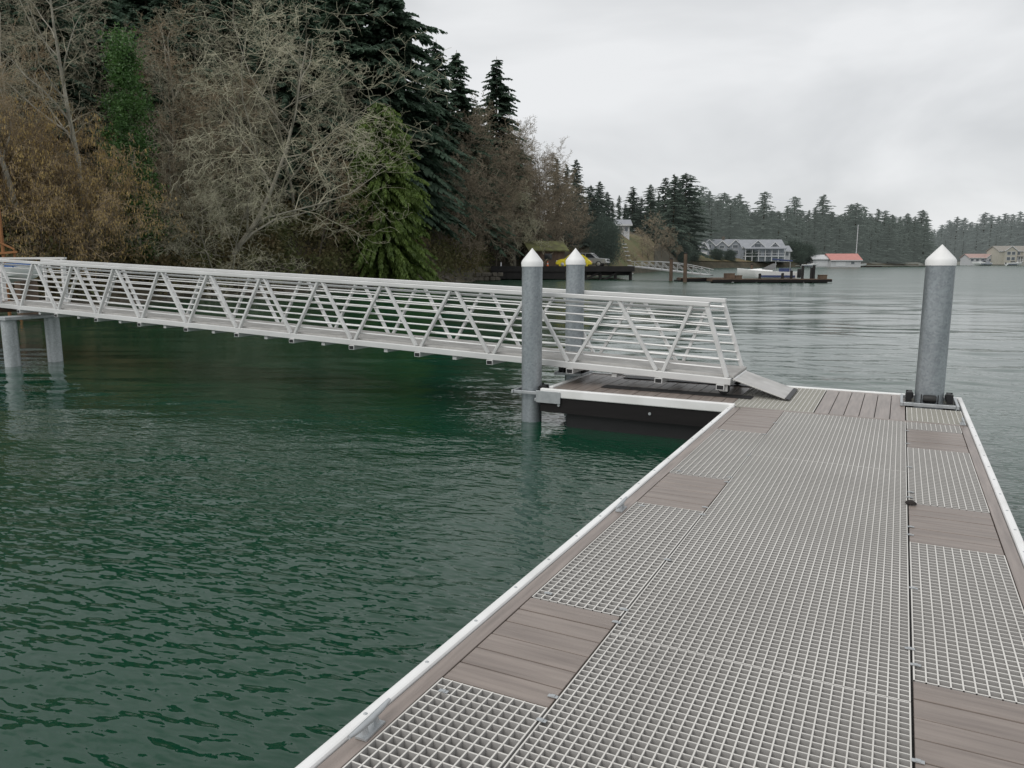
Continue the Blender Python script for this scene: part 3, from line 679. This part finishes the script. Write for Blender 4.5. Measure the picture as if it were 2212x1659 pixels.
# ------------------------------------------------------------------ gangway
gw = thing('gangway', 'long white aluminium truss gangway sloping down from the left bank to the dock', 'gangway', (-1.8,9.97,0))
gw_o = Vector((-1.8,9.97,0))
def gp(b, name, m, bev=0.0, smooth=False, parent=None):
    b.v = [(x-gw_o.x, y-gw_o.y, z) for (x, y, z) in b.v]; return b.build(name, m, parent or gw, smooth, bev)
X0, X1 = -1.78, -16.95; SL = .0362
def gz(x): return .14+SL*(X0-x)
YN, YFAR = 9.47, 10.47
nodesx = [-2.68-1.23*i for i in range(12)]
for sy, y in ((-1,YN),(1,YFAR)):
    gp(MB().bar((X0,y,gz(X0)+.05),(X1,y,gz(X1)+.05),.07,.085), 'bottom_chord', M['alu'], .006)
    gp(MB().bar((X0-.30,y,gz(X0)+.99),(X1,y,gz(X1)+.99),.08,.055), 'top_chord', M['alu'], .006)
    gp(MB().bar((X0-.05,y,gz(X0)+.095),(X0-.33,y,gz(X0)+.96),.05,.055,up=(0,1,0)), 'end_post', M['alu'], .004)
    gp(MB().bar((X1+.06,y,gz(X1)+.095),(X1+.06,y,gz(X1)+.96),.05,.055,up=(0,1,0)), 'end_post', M['alu'], .004)
    tops = [nodesx[0]+.43]+[x-.615 for x in nodesx]
    for i, x in enumerate(nodesx):
        for tx in (tops[i], tops[i+1]):
            if tx < X1+.1: continue
            s = .045 if tx > x else -.045
            gp(MB().bar((x+s,y,gz(x)+.094),(tx-s,y,gz(tx)+.961),.04,.055,up=(0,1,0)), 'diagonal', M['alu'], .004)
    yr = y-sy*.045
    for k in range(7):
        o_ = .20+.108*k; xe = X0-.05-.3*(o_-.1)/.85
        gp(MB().tube([(xe,yr,gz(xe)+o_),(X1+.06,yr,gz(X1)+o_)], .0115, 8), 'guard_rail', M['alu'], smooth=True)
    yr = y-sy*.085
    gp(MB().tube([(X0-.30,yr,gz(X0)+.91),(X1+.06,yr,gz(X1)+.91)], .018, 10), 'handrail', M['alu'], smooth=True)
b = MB()
nb = 26
for i in range(nb):
    y = YN+.06+(YFAR-YN-.12)*i/(nb-1); b.bar((X0+.02,y,gz(X0)+.105),(X1,y,gz(X1)+.105),.022,.03)
x = X0-.05
while x > X1:
    b.bar((x,YN+.045,gz(x)+.098),(x,YFAR-.045,gz(x)+.098),.012,.026); x -= .15
gp(b, 'walkway', M['alu_w'])
for x in [X0-.12]+[v for xx in nodesx for v in (xx, xx-.615)][:-1]:
    deep = abs((x+2.68)/1.23-round((x+2.68)/1.23)) < .1 or x > -2
    f = gp(MB().cbox((x, (YN+YFAR)/2, gz(x)-.029), (.10, YFAR-YN+.10, .068) if deep else (.07, YFAR-YN-.02, .05)), 'floor_beam', M['alu'], .003)
    if deep: gp(MB().cbox((x, YN-.0515, gz(x)-.029), (.08,.002,.05)), 'open_end_shade', M['black'], parent=f)  # black plate painted in for the shade inside the hollow beam
for y in (YN+.06, YFAR-.06):
    wv = gp(MB().lathe((X0-.09,y-.03,.07+.012), [(.04,0),(.068,.006),(.068,.054),(.04,.06)], 18, 'y'), 'wheel', M['rubber'], smooth=True)
    gp(MB().lathe((X0-.09,y-.034,.082), [(.03,0),(.03,.068)], 14, 'y'), 'hub', M['galv_b'], parent=wv)
    gp(MB().box((X0-.14,y-.045,.06),(X0-.04,y-.037,.14)), 'wheel_bracket', M['alu'])
gp(MB().bar((X0+.03,9.89,.215),(-1.12,9.89,.018),.84,.012), 'transition_plate', M['alu_w'], .003)
gp(MB().bar((-1.14,9.89,.030),(-1.09,9.89,.014),.85,.01), 'plate_edge', M['black'])
gp(MB().tube([(X0+.03,9.5,.212),(X0+.03,10.3,.212)], .018, 8), 'hinge', M['alu'])

# landing pier on the left
lp = thing('landing_pier', 'small pier landing on two grey steel piles holding the upper end of the gangway', 'pier', (-16.3,9.6,-3))
def lpp(b, name, m, smooth=False, bev=0): b.v = [(x+16.3, y-9.6, z+3) for (x, y, z) in b.v]; return b.build(name, m, lp, smooth, bev)
for (x, y) in ((-16.2,9.2),(-16.15,10.06)): lpp(MB().lathe((x,y,-3), [(.145,0),(.145,3.47)], 28), 'pile', M['galv_p'], True)
lpp(MB().box((-16.4,9.02,.472),(-16.0,10.3,.545)), 'cap_beam', M['galv_b'], bev=.01)
lpp(MB().box((-30,8.9,.58),(-17.02,11.2,.70)), 'deck', M['oldwood'], bev=.01)
for y in (9.0,11.1):
    for i in range(5): lpp(MB().box((-17.2-2.4*i-.04,y-.04,.702),(-17.2-2.4*i+.04,y+.04,1.70)), 'rail_post', M['alu'])
    lpp(MB().box((-30,y-.035,1.702),(-17.1,y+.035,1.75)), 'rail', M['alu'])
for x in (-21,-27):
    for y in (9.2,10.9): lpp(MB().lathe((x,y,-3), [(.15,0),(.15,3.575)], 16), 'pile', M['oldwood'], True)

# timber scaffold at left shore
p = at(22, 30, -.6)
t = thing('timber_scaffold', 'orange brown timber posts with braces at the left shore beside the gangway', 'scaffold', p, AL)
MB().box((-.05,-.05,0),(.05,.05,4.5)).build('post', M['rustwood'], t, bev=.02)
MB().box((.40,-.04,0),(.47,.04,2.7)).build('post', M['rustwood'], t, bev=.02)
MB().bar((-.4,-.08,2.55),(.6,-.08,2.62),.04,.08).build('cross_beam', M['rustwood'], t); MB().bar((-.3,-.08,3.1),(.5,-.08,2.72),.04,.06).build('brace', M['rustwood'], t)
t = thing('rowing_boat', 'small white boat with a blue cover behind the gangway at the left edge', 'boat', at(20,27.5,.9), AL)
def hull(Ln, B, D, n=9, sheer=.15):
    rings = []
    for i in range(n):
        s = i/(n-1); x = -Ln/2+Ln*s; f = max(.03, (1-max(0,(s-.45)/.55)**2.2)); bw = B/2*f*(1 if s > .02 else .95); zt = D+sheer*s*s; zk = D*.75*max(0,(s-.6)/.4)**2
        rings.append([(x,-bw,zt),(x,-bw*.85,zk+(zt-zk)*.45),(x,0,zk),(x,bw*.85,zk+(zt-zk)*.45),(x,bw,zt),(x,0,zt+.03)])
    return MB().loft(rings)
hull(2.6,1.2,.5).build('hull', M['gelcoat'], t, True); MB().cbox((-.3,0,.6),(1.7,1.0,.18)).build('cover', M['tarp'], t, bev=.06)
MB().box((-1,-.5,-1.2),(-.8,.5,.02)).build('cradle', M['oldwood'], t); MB().box((.5,-.5,-1.2),(.7,.5,.06)).build('cradle', M['oldwood'], t)

# ------------------------------------------------------------------ wharf with cars
WZ = .98
wa, wb = at(1062,91,WZ), at(1368,91,WZ)
wh = thing('timber_wharf', 'black timber wharf on piles carrying parked cars and a small shed', 'wharf', at(1215,91,WATER-1), AL)
Lw = (wb-wa).length; z0 = WZ-(WATER-1)
MB().box((-Lw/2,0,z0-.25),(Lw/2,14,z0)).build('deck', M['pierdark'], wh)
MB().box((-Lw/2-.1,-.25,z0-.50),(Lw/2+.1,-.02,z0+.14)).build('kerb_beam', M['pierdark'], wh)
MB().box((-Lw/2,-.12,z0-1.35),(Lw*.02,.0,z0-.51)).build('plank_face', M['pierdark'], wh)
MB().box((Lw*.03,.5,z0-.95),(Lw/2-.2,.75,z0-.26)).build('cap_beam', M['pierdark'], wh)
for i in range(10):
    x = -Lw/2+.3+(Lw-.6)*i/9; MB().lathe((x,.25,-1.5), [(.19,0),(.19,z0+1.24)], 10).build('pile', M['pierdark'], wh, True)
for x in (2.0,4.2): MB().bar((x,.1,.6),(x+2.4,.1,z0-.55),.18,.22).build('brace', M['pierdark'], wh)
def arr(u, Y=91, z=WZ): return at(u, Y, z)
def wheel(parent, x, y, r, wd):
    tw = MB().lathe((x,y-wd/2,r), [(r*.7,0),(r*.97,.02),(r,.05),(r,wd-.05),(r*.97,wd-.02),(r*.7,wd)], 20, 'y').build('wheel', M['rubber'], parent, True)
    MB().lathe((x,y-wd/2-.012,r), [(r*.5,0),(r*.64,.01),(r*.64,wd+.014),(r*.5,wd+.024)], 16, 'y').build('rim', M['chrome'], tw, True)
def body(prof, W, ins=.06, frac=.88):
    cxm = sum(p[0] for p in prof)/len(prof); czm = sum(p[1] for p in prof)/len(prof)
    rings = []
    for (yy, sc_) in ((-W/2,.955),(-W/2*frac,1),(W/2*frac,1),(W/2,.955)):
        rings.append([(cxm+(x-cxm)*sc_, yy, czm+(z-czm)*sc_) for (x, z) in prof])
    return MB().loft(rings)
def b2(o): recalc(o.data); return o
t = thing('parked_car', 'bright yellow small rounded car parked on the wharf', 'car', arr(1240,93.5), AL+math.radians(170)); t.scale = (1.06,1.06,1.06)
b2(body([(-2.0,.3),(2.0,.3),(2.05,.5),(1.9,.72),(1.55,.88),(1.0,.96),(-1.1,.98),(-1.65,.86),(-1.98,.62),(-2.05,.45)], 1.6).build('body', M['yellow'], t, True))
b2(body([(1.0,.9),(.75,1.15),(.4,1.38),(-.1,1.48),(-.6,1.42),(-1.1,1.2),(-1.5,.92)], 1.34, frac=.8).build('cabin', M['glass'], t, True))
b2(body([(.52,1.34),(.3,1.44),(-.1,1.515),(-.6,1.46),(-.95,1.33),(-.6,1.38),(-.1,1.44),(.3,1.38)], 1.36).build('roof', M['yellow'], t, True))
for y in (-.675,.675):
    MB().bar((.98,y,.93),(.45,y*.98,1.4),.05,.07).build('pillar', M['yellow'], t); MB().bar((-.35,y,.95),(-.35,y*.99,1.46),.05,.1,up=(1,0,0)).build('pillar', M['yellow'], t); MB().bar((-1.5,y,.92),(-.85,y*.98,1.37),.05,.16).build('pillar', M['yellow'], t)
for x in (-1.25,1.25):
    for y in (-.74,.74):
        wheel(t, x, y, .32, .2); f = MB()
        f.lathe((x,y-.1,.36), [(.40,0),(.45,.05),(.45,.15),(.40,.2)], 20, 'y').build('fender', M['yellow'], t, True)
for y in (-.6,.6):
    MB().lathe((1.88,y,.64), [(.13,0),(.11,.09),(.03,.13)], 14, 'x').build('headlight', M['lamp'], t, True); MB().lathe((-1.98,y,.62), [(.03,-.06),(.09,-.03),(.1,.05)], 12, 'x').build('taillight', M['redroof'], t, True)
# silver pickup
t = thing('parked_pickup', 'silver grey pickup parked behind the yellow car on the wharf', 'pickup', arr(1270,99.5), AL+math.radians(-20))
b2(body([(-2.6,.5),(2.55,.45),(2.62,.7),(2.55,1.02),(1.2,1.14),(-2.6,1.14)], 1.8).build('body', M['silver'], t, True))
b2(body([(1.25,1.1),(.55,1.68),(-.9,1.72),(-1.25,1.1)], 1.55).build('cabin', M['glass'], t, True))
b2(body([(.6,1.66),(.5,1.76),(-.85,1.79),(-.98,1.68)], 1.56).build('roof', M['silver'], t, True))
for y in (-.78,.78):
    for (xa, xb) in ((1.22,.58),(-.2,-.15),(-1.22,-.92)): MB().bar((xa,y,1.12),(xb,y*.99,1.7),.05,.09,up=(1,0,.2)).build('pillar', M['silver'], t)
for x in (-1.6,1.6):
    for y in (-.8,.8): wheel(t, x, y, .38, .25)
for y in (-.68,.68): MB().box((2.5,y-.18,.78),(2.63,y+.18,.98)).build('headlight', M['lamp'], t, bev=.03)
MB().box((2.54,-.45,.72),(2.64,.45,.95)).build('grille', M['black'], t, bev=.02); MB().box((2.55,-.9,.46),(2.72,.9,.64)).build('bumper', M['chrome'], t, bev=.03)
# shed
t = thing('wooden_shed', 'dark wooden shed with a mossy gable roof at the back of the wharf', 'shed', arr(1172,100), AL+math.radians(20)); t.scale = (1.12,1.12,1.05)
b = MB(); b.box((-2.1,-1.5,0),(2.1,-1.4,2.0)); b.box((-2.1,1.4,0),(2.1,1.5,2.0)); b.box((-2.1,-1.398,0),(-2.0,1.398,2.0)); b.build('wall', M['oldwood'], t)
MB().prism([(-1.5,2.0),(1.5,2.0),(0,2.9)], 1.95, 2.05, 'x').build('gable', M['oldwood'], t)
MB().prism([(-1.9,1.86),(0,3.02),(1.9,1.86),(1.9,2.0),(0,3.16),(-1.9,2.0)], -2.5, 2.5, 'x').build('roof', M['moss'], t)
b = MB(); b.box((2.02,-1.38,0),(2.1,-.8,1.98)); b.box((2.02,.8,0),(2.1,1.38,1.98)); b.build('front_board', M['wale'], t)
MB().box((-.4,-1.53,.9),(.5,-1.502,1.6)).build('window', M['glass'], t)
t = thing('traffic_cone', 'orange traffic cone standing on the wharf left of the yellow car', 'cone', arr(1183,92.5), 0)
MB().box((-.2,-.2,0),(.2,.2,.04)).build('base', M['orange'], t); MB().lathe((0,0,.04), [(.15,0),(.03,.66)], 14).build('body', M['orange'], t, True); MB().lathe((0,0,.34), [(.102,0),(.07,.17)], 14).build('stripe', M['trim'], t, True)
t = thing('mooring_post', 'short white post at the left end of the wharf', 'post', arr(1082,91.6)); MB().lathe((0,0,0), [(.09,0),(.09,.5),(.05,.55)], 10).build('shaft', M['trim'], t, True); MB().lathe((0,0,.551), [(.1,0),(.1,.05)], 10).build('cap', M['trim'], t, True)
t = thing('rock_wall', 'low stone retaining wall left of the wharf', 'wall', at(1010,84,-.4), AL+.15)
b = MB()
for i in range(12):
    for j in range(2): b.cbox((-3.3+.6*i+(.3 if j else 0)+random.uniform(-.05,.05),random.uniform(-.1,.1),.2+.45*j),(.56,.5,.42))
b.build('stones', M['rock'], t, bev=.08)

# far gangway
ga, gb = at(1372,93,WZ+.02), at(1532,82,.15)
t = thing('distant_gangway', 'distant white arched gangway leading from the wharf to the far float', 'gangway', gb, math.atan2(ga.y-gb.y, ga.x-gb.x))
Lg = math.hypot(ga.x-gb.x, ga.y-gb.y); dz = ga.z-gb.z
def gzz(s): return dz*s
def gtop(s): return gzz(s)+.55+.42*math.sin(math.pi*(.08+.84*s))
for y in (-.6,.6):
    MB().bar((0,y,.05),(Lg,y,dz+.05),.08,.10).build('bottom_chord', M['alu_d'], t)
    MB().tube([(Lg*s,y,gtop(s)) for s in np.linspace(0,1,13)], .04, 6).build('top_chord', M['alu_d'], t, True)
    for k in range(10):
        s = (k+.5)/10; MB().bar((Lg*s,y,gzz(s)+.1),(Lg*s,y,gtop(s)-.05),.035,.045,up=(1,0,0)).build('post', M['alu_d'], t)
        if k < 9: s2 = (k+1.5)/10; MB().bar((Lg*s,y,gzz(s)+.1),(Lg*s2,y,gtop(s2)-.05),.03,.035).build('diagonal', M['alu_d'], t)
    MB().bar((0,y*.9,.45),(Lg,y*.9,dz+.45),.03,.03).build('guard_rail', M['alu_d'], t)
MB().bar((0,0,.1),(Lg,0,dz+.1),1.1,.06).build('walkway', M['alu_d'], t)
FZ = -.08
def ffloat(ua, ub, Y, dep, label):
    a_, c_ = at(ua,Y,WATER), at(ub,Y,WATER); t = thing('distant_float', label, 'float', (a_+c_)/2, AL); Ln = (c_-a_).length
    MB().box((-Ln/2,0,.16),(Ln/2,dep,.39)).build('deck', M['oldwood'], t); MB().box((-Ln/2+.02,-.08,.1),(Ln/2-.02,-.01,.33)).build('fender_beam', M['wale'], t)
    for i in range(5): x = -Ln/2+Ln*(i+.5)/5; MB().box((x-.8,.1,-.3),(x+.8,dep-.1,.155)).build('float', M['black'], t)
ffloat(1538,1797,77,2.2,'long grey timber float with dark posts in front of the motor boat')
ffloat(1470,1570,82.5,2.0,'short float at the foot of the distant gangway')
ffloat(1860,1905,300,4,'low distant float right of the red roofed boathouse')
g = 'dark posts on the far float'
for (u, h) in ((1690,.5),(1709,.75),(1733,1.25),(1752,1.05),(1757,1.3),(1641,.45)):
    t = thing('mooring_post', 'dark post standing on the right part of the long float', 'post', at(u,78.2,FZ), AL, g)
    MB().lathe((0,0,0), [(.14,0),(.14,h)], 10).build('shaft', M['pierdark'], t, True); MB().lathe((0,0,h+.001), [(.15,0),(.15,.05),(.03,.1)], 10).build('cap', M['black'], t, True)
for (u, W_, H_, m_, lab) in ((1575,1.0,.5,'oldwood','tall wooden box at the left end of the long far float'),(1594,.7,.3,'oldwood','low wooden box on the long far float beside the tall box'),(1776,.8,.35,'oldwood','wooden box at the right end of the long far float')):
    t = thing('dock_box', lab, 'box', at(u,78.0,FZ+.002), AL)
    MB().box((-W_/2,-.25,0),(W_/2,.25,H_)).build('body', M[m_], t, bev=.02); MB().box((-W_/2-.03,-.28,H_+.002),(W_/2+.03,.28,H_+.06)).build('lid', M[m_], t, bev=.02)
for (u, Y, v, r, lab) in ((1477,79,548,.2,'tall dark timber piling beside the distant gangway'),(1447,84,560,.2,'shorter dark timber piling left of the tall one'),(1620,83,572,.15,'thin dark piling behind the motor boat bow')):
    t = thing('timber_piling', lab, 'piling', at(u,Y,-3), 0); h = zv(v,Y)+3
    MB().tube([(0,0,0),(.02,0,h*.5),(0,.02,h)], [r*1.1,r,r*.9], 12).build('shaft', M['oldwood'], t, True); MB().lathe((0,0,h+.002), [(r*.95,0),(r*.95,.05),(r*.5,.12)], 12).build('cap', M['wale'], t, True)
# motor boat
def motorboat(u, Y, Ln, label, rz, canopy=True, name='motor_boat', group=None):
    t = thing(name, label, 'boat', at(u, Y, WATER-.15), rz, group)
    D = Ln*.20
    b2(hull(Ln, Ln*.36, D, 11, .35).build('hull', M['gelcoat'], t, True))
    b2(MB().loft([[(Ln*x,-Ln*bw,D+z0_),(Ln*x,Ln*bw,D+z0_),(Ln*x,Ln*bw*.8,D+z1),(Ln*x,-Ln*bw*.8,D+z1)] for (x, bw, z0_, z1) in ((-.1,.15,.02,.3),(.12,.14,.06,.34),(.32,.09,.12,.24))]).build('foredeck', M['gelcoat'], t, True))
    b2(MB().loft([[(Ln*-.12,-Ln*.15,D+.28),(Ln*-.12,Ln*.15,D+.28),(Ln*-.16,Ln*.13,D+.85),(Ln*-.16,-Ln*.13,D+.85)],[(Ln*.08,-Ln*.13,D+.33),(Ln*.08,Ln*.13,D+.33),(Ln*-.1,Ln*.12,D+.88),(Ln*-.1,-Ln*.12,D+.88)]]).build('windshield', M['glass'], t))
    if canopy:
        MB().bar((-Ln*.42,0,D+1.12),(-Ln*.08,0,D+1.32),Ln*.30,.16).build('canopy', M['blue'], t, bev=.04)
        for x in (-.38,-.14):
            for y in (-.13,.13): MB().tube([(Ln*x,Ln*y,D),(Ln*x,Ln*y,D+1.08)], .03, 6).build('canopy_pole', M['chrome'], t)
        MB().cbox((-Ln*.3,0,D+.2),(Ln*.2,Ln*.24,.35)).build('seat', M['blue'], t, bev=.05)
    MB().box((-Ln*.47,-Ln*.181,D*.55),(Ln*.1,-Ln*.176,D*.72)).build('stripe', M['blue'], t); MB().box((-Ln*.47,Ln*.176,D*.55),(Ln*.1,Ln*.181,D*.72)).build('stripe', M['blue'], t)
    MB().box((-Ln/2-.4,-.2,D-.6),(-Ln/2-.02,.2,D+.35)).build('outboard', M['black'], t, bev=.08)
motorboat(1655, 81, 6.0, 'white motor boat with dark blue canopy moored at the long far float', AL+math.radians(160))
motorboat(1748, 285, 6, 'small white boat moored left of the white boathouse', AL, False)
motorboat(2045, 400, 7, 'small distant boat left of the low red roofed building', AL, False)
motorboat(2120, 395, 9, 'distant boat moored in front of the low red roofed building', AL+3, True)
motorboat(2190, 390, 8, 'distant boat moored in front of the cream house', AL, False)
# sailboat
t = thing('sailing_boat', 'white sailing boat with one tall bare mast behind the boathouses', 'sailing boat', at(1845,312,WATER-.3), AL+.2)
b2(hull(11,3.2,1.3,11,.3).build('hull', M['gelcoat'], t, True)); MB().cbox((0,0,1.6),(4,1.6,.5)).build('cabin', M['gelcoat'], t, bev=.15)
MB().tube([(.5,0,1.3),(.5,0,zv(484,312)-WATER)], [.2,.15], 8).build('mast', M['hwhite'], t, True); MB().bar((.4,0,2.6),(-4,0,2.7),.12,.14).build('boom', M['hwhite'], t)

# ------------------------------------------------------------------ houses
def house(name, label, u, Y, z, W, D, H, RH, wm, rm, gables=(), wins=(), porch=None, chim=None, doors=(), cat='house', rz=AL):
    t = thing(name, label, cat, at(u, Y, z), rz)
    MB().box((-W/2,0,-1.5),(W/2,D,H)).build('wall', wm, t)
    o = .5; k = RH/(D/2); bump_ = .25
    MB().prism([(0,H+.002),(D,H+.002),(D/2,H+RH)], -W/2+.02, W/2-.02, 'x').build('gable_wall', wm, t)
    rf = MB().prism([(-o,H-o*k+.05),(D/2,H+RH+.05),(D+o,H-o*k+.05),(D+o,H-o*k+.05+bump_),(D/2,H+RH+.05+bump_),(-o,H-o*k+.05+bump_)], -W/2-o, W/2+o, 'x').build('roof', rm, t)
    MB().box((-W/2-o,-o-.06,H-o*k-.05),(W/2+o,-o-.005,H-o*k+.25)).build('eave_trim', M['trim'], t)
    for (x, gw_, gh, grh, pr) in gables:
        MB().prism([(x-gw_/2,-1.5),(x+gw_/2,-1.5),(x+gw_/2,gh),(x,gh+grh),(x-gw_/2,gh)], -pr, .0, 'y').build('gable_front', wm, t)
        kk = grh/(gw_/2)
        MB().prism([(x-gw_/2-.4,gh-.4*kk+.04),(x,gh+grh+.04),(x+gw_/2+.4,gh-.4*kk+.04),(x+gw_/2+.4,gh-.4*kk+.28),(x,gh+grh+.28),(x-gw_/2-.4,gh-.4*kk+.28)], -pr-.4, D*.42, 'y').build('gable_roof', rm, t)
        tb = MB()
        tb.bar((x-gw_/2-.4,-pr-.43,gh-.4*kk+.12),(x,-pr-.43,gh+grh+.14),.05,.3); tb.bar((x+gw_/2+.4,-pr-.46,gh-.4*kk+.12),(x,-pr-.46,gh+grh+.14),.05,.3)
        tb.build('gable_trim', M['trim'], t)
    for (x, zz, ww, hh, y) in wins:
        f = MB().box((x-ww/2-.12,y-.08,zz-.12),(x+ww/2+.12,y-.004,zz+hh+.12)).build('window', M['trim'], t); MB().box((x-ww/2,y-.1,zz),(x+ww/2,y-.084,zz+hh)).build('pane', M['glass_f'], f)
    for (x, ww, hh, y) in doors:
        MB().box((x-ww/2,y-.07,.02),(x+ww/2,y-.004,hh)).build('door', M['trim'], t)
    if porch:
        x0, x1, pz, dp = porch
        MB().box((x0,-dp,pz),(x1,-.02,pz+.25)).build('porch_floor', M['trim'], t)
        n_ = max(2, int((x1-x0)/2.4))
        for i in range(n_+1):
            x = x0+.15+(x1-x0-.3)*i/n_
            MB().box((x-.14,-dp+.05,-1.4),(x+.14,-dp+.33,pz-.002)).build('column', M['trim'], t); MB().box((x-.1,-dp+.08,pz+.252),(x+.1,-dp+.28,pz+2.7)).build('column', M['trim'], t)
        MB().box((x0,-dp+.05,pz+1.1),(x1,-dp+.15,pz+1.22)).build('railing', M['trim'], t)
        MB().prism([(-dp-.4,pz+2.702),(0,pz+3.6),(0,pz+3.8),(-dp-.4,pz+2.9)], x0-.3, x1+.3, 'x').build('porch_roof', rm, t)
    if chim: MB().box((chim-.5,D*.5-.4,H+RH*.4),(chim+.5,D*.5+.4,H+RH+1.3)).build('chimney', M['rock'], rf)
    return t
Y = 282
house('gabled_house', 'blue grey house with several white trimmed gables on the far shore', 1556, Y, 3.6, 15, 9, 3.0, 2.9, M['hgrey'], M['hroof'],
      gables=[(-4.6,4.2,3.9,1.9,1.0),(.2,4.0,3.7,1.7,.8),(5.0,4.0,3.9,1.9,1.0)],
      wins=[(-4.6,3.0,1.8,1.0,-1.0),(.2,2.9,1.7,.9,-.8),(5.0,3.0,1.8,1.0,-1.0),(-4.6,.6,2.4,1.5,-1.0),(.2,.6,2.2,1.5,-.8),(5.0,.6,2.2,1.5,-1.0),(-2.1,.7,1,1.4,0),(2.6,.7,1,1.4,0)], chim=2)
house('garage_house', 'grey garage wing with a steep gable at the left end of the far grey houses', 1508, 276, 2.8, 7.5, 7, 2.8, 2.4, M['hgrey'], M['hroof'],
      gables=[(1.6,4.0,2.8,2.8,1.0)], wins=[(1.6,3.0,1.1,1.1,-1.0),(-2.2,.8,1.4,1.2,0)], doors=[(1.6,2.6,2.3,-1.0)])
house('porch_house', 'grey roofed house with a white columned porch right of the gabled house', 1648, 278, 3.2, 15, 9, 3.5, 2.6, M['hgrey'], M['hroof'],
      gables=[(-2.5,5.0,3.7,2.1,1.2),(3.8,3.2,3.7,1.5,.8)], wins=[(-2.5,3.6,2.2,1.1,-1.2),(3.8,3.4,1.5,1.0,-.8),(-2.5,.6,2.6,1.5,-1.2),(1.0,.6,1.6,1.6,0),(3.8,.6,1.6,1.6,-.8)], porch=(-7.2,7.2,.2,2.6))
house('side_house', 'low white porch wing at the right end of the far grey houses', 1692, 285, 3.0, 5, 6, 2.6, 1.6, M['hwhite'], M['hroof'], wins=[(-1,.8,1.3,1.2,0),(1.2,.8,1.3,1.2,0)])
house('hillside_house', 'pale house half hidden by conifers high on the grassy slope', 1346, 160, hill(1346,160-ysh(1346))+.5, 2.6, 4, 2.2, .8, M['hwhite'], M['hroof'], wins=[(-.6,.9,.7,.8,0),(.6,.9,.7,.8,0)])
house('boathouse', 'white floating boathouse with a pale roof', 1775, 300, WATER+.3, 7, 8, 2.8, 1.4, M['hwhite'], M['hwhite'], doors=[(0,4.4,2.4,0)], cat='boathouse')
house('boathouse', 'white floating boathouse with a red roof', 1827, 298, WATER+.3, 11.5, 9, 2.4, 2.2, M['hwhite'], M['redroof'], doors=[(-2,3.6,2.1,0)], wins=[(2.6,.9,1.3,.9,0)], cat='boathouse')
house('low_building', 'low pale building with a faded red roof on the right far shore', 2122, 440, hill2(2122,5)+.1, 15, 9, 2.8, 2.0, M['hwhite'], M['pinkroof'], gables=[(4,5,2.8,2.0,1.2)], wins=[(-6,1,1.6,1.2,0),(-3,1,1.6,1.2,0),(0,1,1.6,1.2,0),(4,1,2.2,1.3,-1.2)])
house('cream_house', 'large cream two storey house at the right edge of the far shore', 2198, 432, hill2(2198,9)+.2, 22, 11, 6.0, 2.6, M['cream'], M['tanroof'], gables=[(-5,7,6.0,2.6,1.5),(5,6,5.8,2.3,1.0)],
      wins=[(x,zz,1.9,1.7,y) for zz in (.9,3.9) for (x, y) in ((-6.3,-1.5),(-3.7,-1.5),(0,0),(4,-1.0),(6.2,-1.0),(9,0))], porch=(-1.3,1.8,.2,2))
# stairs on grass slope
t = thing('garden_stair', 'white stair running down the grass slope below the hillside house', 'stair', at(1352,142,hill(1352,142-ysh(1352))+.3), AL)
for i in range(14):
    q = at(1345+i*2.6, 148-i*2.2, 0); u_ = 1345+i*2.6; z_ = hill(u_, 148-i*2.2-ysh(u_))+.45
    l_ = Matrix.Rotation(-AL,3,'Z') @ (Vector((q.x,q.y,z_))-t.location)
    MB().cbox(l_, (1.1,1.0,.16)).build('step', M['trim'], t)
